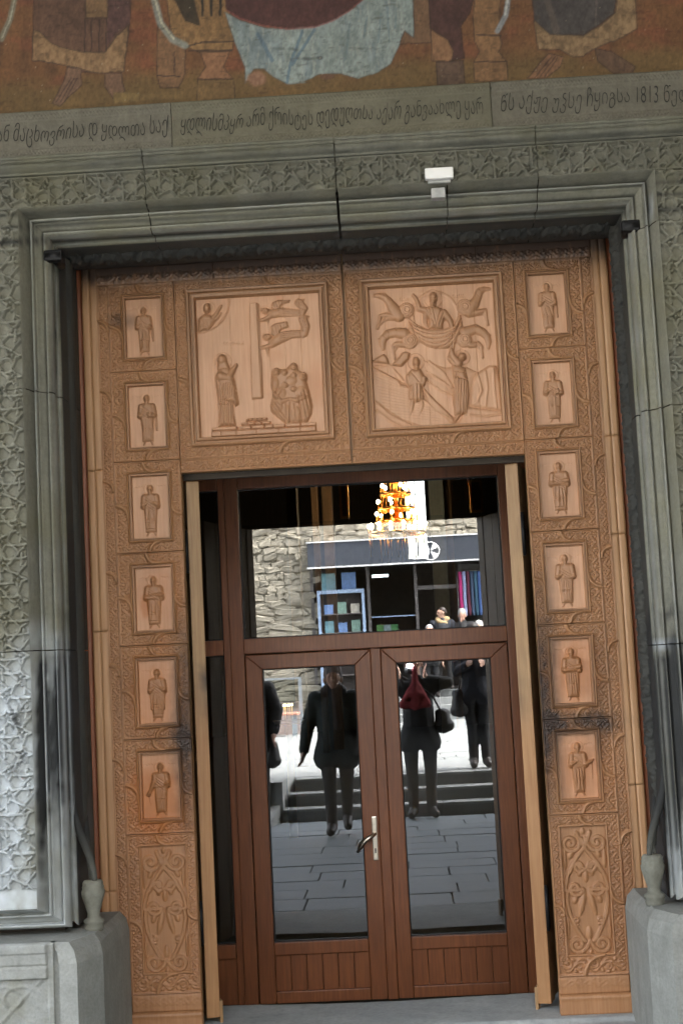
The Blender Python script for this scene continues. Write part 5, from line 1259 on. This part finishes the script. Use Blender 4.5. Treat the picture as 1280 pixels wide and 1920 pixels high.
# bench-like stall table, glass rail on the left
TBL = plain("reddish_table_top", (.40, .20, .14), .6); MET = plain("galvanised_steel", (.45, .50, .53), .35, .8, .08)
tb = thing("stall_table", (-2.3, -18.4, PLZ), "reddish topped stall table with steel legs by the rubble wall", "table")
box("table_top", -3.2, -1.78, -18.7, -18.1, .70, .745, TBL, tb, .01)
for x in (-3.1, -1.9):
    for y in (-18.62, -18.18): box("leg", x, x + .06, y - .03, y + .03, PLZ, .699, MET, tb)
gr = thing("glass_railing", (-2.4, -18.9, PLZ), "low glass railing with steel post above the stall table", "railing")
box("post", -1.80, -1.74, -18.93, -18.87, PLZ, 1.36, MET, gr); box("top_rail", -3.4, -1.74, -18.93, -18.87, 1.361, 1.40, MET, gr); mesh("glass_panel", [(-3.4, -18.9, .8), (-1.81, -18.9, .8), (-1.81, -18.9, 1.36), (-3.4, -18.9, 1.36)], [(0, 1, 2, 3)], SHG, gr)
lw = box("low_wall", -3.4, -1.81, -19.3, -19.0, PLZ, .92, stone("pinkish_low_wall", (.42, .34, .31), (.5, .42, .38), scale=4)); tag(lw, "low pinkish stone wall behind the stall table", "wall")

# ------------------------------------------------------------------ people mirrored in the glass
def blobs(name, caps, mat, parent, vox=.011, smooth=3):
    """one continuous skin around tapered limbs"""
    bm = bmesh.new()
    for p, q, r0, r1 in caps:
        p, q = Vector(p), Vector(q); d = q - p; L = d.length or 1e-6; d = d / L
        a = Vector((0, 0, 1)) if abs(d.z) < .9 else Vector((1, 0, 0)); u = d.cross(a).normalized(); w = d.cross(u)
        rows = [(p - d * r0 * math.cos(t), r0 * math.sin(t)) for t in (.01, .5, 1.0)] + [(p, r0), (q, r1)] + [(q + d * r1 * math.cos(t), r1 * math.sin(t)) for t in (1.0, .5, .01)]
        R = [[bm.verts.new(c + (u * math.cos(k * math.pi / 6) + w * math.sin(k * math.pi / 6)) * r) for k in range(12)] for c, r in rows]
        for A, B in zip(R[:-1], R[1:]):
            for k in range(12): bm.faces.new((A[k], A[(k + 1) % 12], B[(k + 1) % 12], B[k]))
        bm.faces.new(R[0]); bm.faces.new(R[-1][::-1])
    bmesh.ops.recalc_face_normals(bm, faces=bm.faces[:])
    me = bpy.data.meshes.new(name); bm.to_mesh(me); bm.free()
    o = bpy.data.objects.new("tmp", me); COL.objects.link(o)
    m = o.modifiers.new("r", 'REMESH'); m.mode = 'VOXEL'; m.voxel_size = vox; m.use_smooth_shade = True
    s = o.modifiers.new("s", 'SMOOTH'); s.iterations = smooth; s.factor = .5
    dg = bpy.context.evaluated_depsgraph_get(); me2 = bpy.data.meshes.new_from_object(o.evaluated_get(dg)); bpy.data.objects.remove(o)
    me2.materials.clear(); me2.materials.append(mat)
    me2.polygons.foreach_set("use_smooth", np.ones(len(me2.polygons), bool))
    me2.name = name
    return link(name, me2, parent)
SKIN = plain("skin", (.42, .24, .17), .5, 0, .08)
def hand(wr, dirv, side, r=.030, out=(0, 0, 0)):
    """palm and five bent fingers as limbs, from the wrist along dirv"""
    w = Vector(wr); d = Vector(dirv).normalized(); s = Vector(side).normalized(); n = d.cross(s)
    k = w + d * .085
    c = [(w, w + d * .03, .026, .032)] + [(w + d * .02 + s * o, k + s * o * 1.15, .019, .017) for o in (-.022, 0, .022)]
    for i, (o, L) in enumerate(((-.033, .068), (-.011, .080), (.011, .076), (.033, .058))):
        b = k + s * o; m = b + d * L * .55 + n * .012; c += [(b, m, .0095, .009), (m, m + d * L * .4 + n * .022, .009, .0075)]
    t0 = w + d * .025 + s * -.03; t1 = t0 + d * .04 + s * -.032; c += [(t0, t1, .013, .011), (t1, t1 + d * .032 + n * .012, .011, .008)]
    return [(tuple(a), tuple(b), x, y) for a, b, x, y in c]
def person(base, fy, label, P_, clothes, group=None):
    """P_: joints in local metres (x right in the world, z up); fy = +1 faces the church"""
    t = thing("person", base, label, "person", group)
    bx, by, bz = base
    Wd = lambda p: (bx + p[0], by + p[1] * fy, bz + p[2])
    J = {k: Wd(v) for k, v in P_.items() if len(v) == 3}
    h = J['head']; nk = J['neck']; f = Vector((0, fy, 0)) if 'face' not in P_ else Vector((P_['face'][0], P_['face'][1] * fy, 0)).normalized()
    hv = Vector(h); sd = Vector((f.y, -f.x, 0))
    caps = [(nk, tuple(hv - Vector((0, 0, .04))), .055, .055), (tuple(hv + Vector((0, 0, .035)) - f * .012), tuple(hv + Vector((0, 0, .02)) + f * .02), .088, .083), (tuple(hv + f * .03 - Vector((0, 0, .01))), tuple(hv + f * .045 - Vector((0, 0, .075))), .066, .045),
            (tuple(hv + f * .098 + Vector((0, 0, .02))), tuple(hv + f * .112 - Vector((0, 0, .02))), .010, .015)]
    caps += [(tuple(hv + sd * q * .088), tuple(hv + sd * q * .09 - Vector((0, 0, .03))), .016, .013) for q in (-1, 1)]
    caps += [(tuple(hv + f * .088 + sd * q * .032 + Vector((0, 0, .028))), tuple(hv + f * .09 + sd * q * .038 + Vector((0, 0, .028))), .014, .014) for q in (-1, 1)]
    caps += [(nk, J['chest'], .07, .12), (J['chest'], J['hip'], .125, .125)]
    for s in 'LR':
        caps += [(J['sh' + s], J['el' + s], .050, .042), (J['el' + s], J['wr' + s], .040, .028), (J['hp' + s], J['kn' + s], .082, .055), (J['kn' + s], J['an' + s], .055, .040), (J['an' + s], J['to' + s], .042, .032), (J['chest'], J['sh' + s], .1, .055), (J['hip'], J['hp' + s], .12, .09)]
        d = Vector(J['wr' + s]) - Vector(J['el' + s]); hd = P_.get('hd' + s)
        dv = Vector((hd[0], hd[1] * fy, hd[2])) if hd else d
        sv = dv.cross(Vector((1, 0, 0))) if abs(dv.normalized().x) < .8 else dv.cross(Vector((0, 0, 1)))
        caps += hand(J['wr' + s], dv, sv if s == 'L' else -sv)
    blobs("body", caps, SKIN, t, .0085)
    c = clothes; cm = c['coat']
    k = c.get('bulk', 1.0)
    coat = [(tuple(Vector(nk) - Vector((0, 0, .02))), J['chest'], .085 * k, .165 * k), (J['chest'], J['hip'], .165 * k, .17 * k)]
    for s in 'LR': coat += [(J['sh' + s], J['el' + s], .075 * k, .066 * k), (J['el' + s], tuple(Vector(J['wr' + s]) * .93 + Vector(J['el' + s]) * .07), .064 * k, .048 * k), (J['chest'], J['sh' + s], .14 * k, .078 * k)]
    for s in 'LR':
        b = Vector(J['hp' + s]); e = Vector(J['kn' + s]); coat += [(J['hip'], tuple(b + (e - b) * c.get('len', .2)), .17 * k, .135 * k)]
    blobs("coat", coat, cm, t, .014)
    tr = [(J['hip'], tuple(Vector(J['hip']) - Vector((0, 0, .06))), .15, .14)]
    for s in 'LR': tr += [(J['hp' + s], J['kn' + s], .098, .068), (J['kn' + s], tuple(Vector(J['an' + s]) * .9 + Vector(J['kn' + s]) * .1), .068, c.get('cuff', .055)), (J['hip'], J['hp' + s], .13, .10)]
    blobs("trousers", tr, c['legs'], t, .012)
    for s in 'LR':
        a = Vector(J['an' + s]); to = Vector(J['to' + s]); bt = c.get('boot', .14)
        blobs("boot", [(tuple(a + (Vector(J['kn' + s]) - a).normalized() * bt), tuple(a), .062, .056), (tuple(a - Vector((0, 0, .01))), tuple(to + Vector((0, 0, .005))), .054, .046), (tuple(a + (a - to).normalized() * .03 - Vector((0, 0, .02))), tuple(a), .045, .05)], c['boots'], t, .011)
    if 'hat' in c: blobs("knit_hat", [(tuple(hv + Vector((0, 0, .045)) - f * .012), tuple(hv + Vector((0, 0, .075)) - f * .02), .102, .095)], c['hat'], t, .010)
    if 'hair' in c:
        hr = [(tuple(hv + Vector((0, 0, .055)) - f * .02), tuple(hv + Vector((0, 0, .03)) - f * .045), .092, .086)]
        if c.get('longhair'): hr += [(tuple(hv - f * .05), tuple(hv - f * .07 + Vector((0, 0, -c['longhair']))), .085, .07)] + [(tuple(hv + sd * q * .08 - f * .02), tuple(hv + sd * q * .10 - f * .02 + Vector((0, 0, -c['longhair']))), .045, .035) for q in (-1, 1)]
        blobs("hair", hr, c['hair'], t, .011)
    return t, J
def stand(h, **kw):
    s = h / 1.75
    d = dict(head=(0, .02, 1.61), neck=(0, 0, 1.47), chest=(0, 0, 1.28), hip=(0, 0, .98), shL=(-.19, 0, 1.40), shR=(.19, 0, 1.40), elL=(-.25, -.03, 1.12), elR=(.25, -.03, 1.12), wrL=(-.27, .03, .86), wrR=(.27, .03, .86),
             hpL=(-.10, 0, .92), hpR=(.10, 0, .92), knL=(-.11, .02, .50), knR=(.11, .02, .50), anL=(-.11, -.02, .09), anR=(.11, -.02, .09), toL=(-.13, .13, .045), toR=(.13, .13, .045))
    d.update(kw); return {k: tuple(c * s for c in v) if k[:2] not in ('hd', 'fa') else v for k, v in d.items()}
BLK = plain("black_coat_cloth", (.007, .0075, .0085), .8); DGR = plain("dark_green_coat_cloth", (.008, .015, .0125), .8); DNV = plain("dark_navy_coat_cloth", (.008, .010, .017), .8); JEAN = plain("black_jeans", (.006, .0065, .008), .8); BOOT = plain("dark_brown_leather", (.016, .011, .009), .5)
HAIR = plain("dark_brown_hair", (.02, .013, .009), .5); GREYH = plain("grey_knit", (.14, .13, .13), .9); RED = plain("dark_red_cloth", (.22, .022, .026), .85); TAN = plain("tan_lining", (.35, .25, .13), .9); LEA = plain("black_bag_leather", (.009, .0085, .009), .5)
# the walker in the knit hat
x, z = PM(625, 1568, -5.1)
t, J = person((-.52, -5.62, FZ), 1, "person in dark green coat and knit hat walking with arms apart", stand(1.70, head=(0, .04, 1.60), elL=(-.29, -.04, 1.12), elR=(.27, .0, 1.12), wrL=(-.34, .06, .86), wrR=(.27, .06, .86), knL=(-.08, .14, .52), anL=(-.075, .12, .10), toL=(-.09, .27, .05), knR=(.09, .0, .50), anR=(.07, -.20, .17), toR=(.08, -.07, .07)),
              dict(coat=DGR, legs=JEAN, boots=BOOT, hat=GREYH, bulk=1.12, len=.30, boot=.22))
blobs("scarf", [((J['neck'][0] - .06, J['neck'][1] + .05, J['neck'][2]), (J['neck'][0] + .06, J['neck'][1] + .05, J['neck'][2]), .075, .075), ((J['neck'][0] - .02, J['neck'][1] - .06, J['neck'][2] + .01), (J['neck'][0] + .02, J['neck'][1] - .06, J['neck'][2] + .01), .09, .09), ((J['neck'][0] + .02, J['neck'][1] + .11, J['neck'][2] - .02), (J['neck'][0] + .03, J['neck'][1] + .17, J['neck'][2] - .35), .05, .045)], BLK, t)
# the photographer
fx, fz = .27, 1.565
t, J = person((.335, -6.80, FZ), 1, "person in dark coat holding up a camera with its flash lit", stand(1.78, head=(-.02, -.02, 1.635), elL=(-.26, .04, 1.38), elR=(.33, .02, 1.42), wrL=(-.19, .05, 1.47), wrR=(.10, .05, 1.47), hdL=(.1, .05, .8), hdR=(-.1, .05, .9), knL=(-.10, .02, .50), knR=(.10, .03, .5), anL=(-.10, .0, .09), anR=(.09, .02, .09)),
              dict(coat=BLK, legs=JEAN, boots=BOOT, hair=HAIR, bulk=1.02, len=.28, boot=.2))
blobs("red_scarf", [((.32, -6.66, 1.37), (.17, -6.63, 1.12), .03, .04), ((.32, -6.66, 1.50), (.31, -6.61, 1.10), .03, .05), ((.32, -6.66, 1.37), (.44, -6.63, 1.12), .03, .04), ((.17, -6.62, 1.11), (.44, -6.62, 1.11), .04, .04), ((.24, -6.62, 1.22), (.38, -6.62, 1.22), .04, .04)], RED, t)
pc = thing("photo_camera", (fx, -6.74, 1.44), "black photo camera with lit flash held before the photographer's face", "camera")
box("camera_body", fx - .065, fx + .065, -6.745, -6.70, 1.44, 1.52, LEA, pc, .008); tube("lens", [(fx, -6.70, 1.475), (fx, -6.655, 1.475)], [.034, .03], LEA, pc, 16)
box("flash_housing", fx - .035, fx + .035, -6.735, -6.69, 1.521, 1.567, LEA, pc, .006); ball("flash_tube", (fx, -6.675, 1.536), .026, emit("flash_light", (.9, .95, 1), 60.0), pc, 2, (1.3, .5, .8))
def bag(cx_, cy_, z0, z1, w, label, strap):
    t = thing("shoulder_bag", (cx_, cy_, z0), label, "bag")
    blobs("bag_body", [((cx_ - w * .4, cy_, z0 + .06), (cx_ + w * .4, cy_, z0 + .07), .07, .07), ((cx_ - w * .25, cy_, z1 - .06), (cx_ + w * .2, cy_, z1 - .06), .055, .055), ((cx_, cy_, z0 + .08), (cx_, cy_, z1 - .08), .10, .08)], LEA, t, .012)
    tube("strap", strap, .011, LEA, t, 6)
bag(.60, -6.80, .80, 1.06, .14, "black shoulder bag at the photographer's hip", [(.58, -6.80, 1.02), (.50, -6.68, 1.2), (.30, -6.66, 1.36), (.18, -6.74, 1.42)])
# companions at the edges of the doorway
t, J = person((-1.50, -6.98, FZ + .10), 1, "person in black coat with long dark hair, arm hanging, on the stone ramp", stand(1.72, elR=(.28, -.02, 1.14), wrR=(.25, .08, .90)), dict(coat=BLK, legs=JEAN, boots=BOOT, hair=HAIR, longhair=.30, bulk=1.08, len=.35))
bag(-1.30, -6.96, .50, .80, .10, "black bag hanging beside the person on the ramp", [(-1.30, -6.96, .78), (-1.29, -6.94, .95), (-1.30, -6.93, 1.1)])
t, J = person((1.035, -7.98, PLZ), 1, "person in dark navy jacket with slim legs at the top of the steps", stand(1.70, head=(0, .03, 1.60), elL=(-.22, .06, 1.16), elR=(.24, .05, 1.15), wrL=(-.10, .22, 1.24), wrR=(.10, .22, 1.24), knL=(-.07, .02, .5), anL=(-.07, 0, .09), toL=(-.08, .14, .045), knR=(.075, .02, .5), anR=(.08, 0, .09), toR=(.10, .14, .045)), dict(coat=DNV, legs=JEAN, boots=BOOT, hair=HAIR, longhair=.22, bulk=1.0, len=.18, boot=.16))
bag(.83, -7.94, .92, 1.24, .12, "dark soft bag slung on the person at the top of the steps", [(.83, -7.94, 1.2), (.88, -7.88, 1.45), (.95, -7.9, 1.62)])
# people by the shop
mx, mz = PM(822, 1140, -23.2)
t, J = person((mx + .06, -23.35, TZ), 1, "dark haired person in dark jacket with tan collar by the shop door", stand(1.84, face=(-1, .35)), dict(coat=DNV, legs=JEAN, boots=BOOT, hair=HAIR, bulk=1.1))
blobs("collar", [((J['neck'][0] - .08, J['neck'][1] + .09, J['neck'][2] - .03), (J['neck'][0] + .12, J['neck'][1] + .05, J['neck'][2] - .10), .045, .05), ((J['neck'][0] - .08, J['neck'][1], J['neck'][2]), (J['neck'][0] + .1, J['neck'][1] - .02, J['neck'][2]), .08, .08)], TAN, t)
mx, mz = PM(866, 1145, -23.3)
t, J = person((mx, -23.5, TZ), 1, "person in dark coat and grey cap lifting a hand to the face by the scarves", stand(1.76, elL=(-.22, .16, 1.22), wrL=(-.05, .20, 1.46), hdL=(.2, .0, .9), wrR=(.12, .22, 1.1)), dict(coat=BLK, legs=JEAN, boots=BOOT, hat=plain("grey_flat_cap", (.30, .30, .28), .9), bulk=1.1))
mx, mz = PM(806, 1192, -22.9)
t, J = person((mx, -23.3, TZ - .155), 1, "grey haired short person below the shop door", stand(1.60), dict(coat=BLK, legs=JEAN, boots=BOOT, hair=plain("grey_hair", (.35, .34, .33), .7), bulk=1.0))
mx, mz = PM(900, 1185, -22.9)
t, J = person((mx, -23.3, TZ - .155), 1, "person in red sleeved jacket and pale grey hat beside the scarves", stand(1.62), dict(coat=plain("red_grey_jacket", (.14, .05, .05), .85), legs=JEAN, boots=BOOT, hat=plain("pale_hat", (.45, .45, .42), .9)))
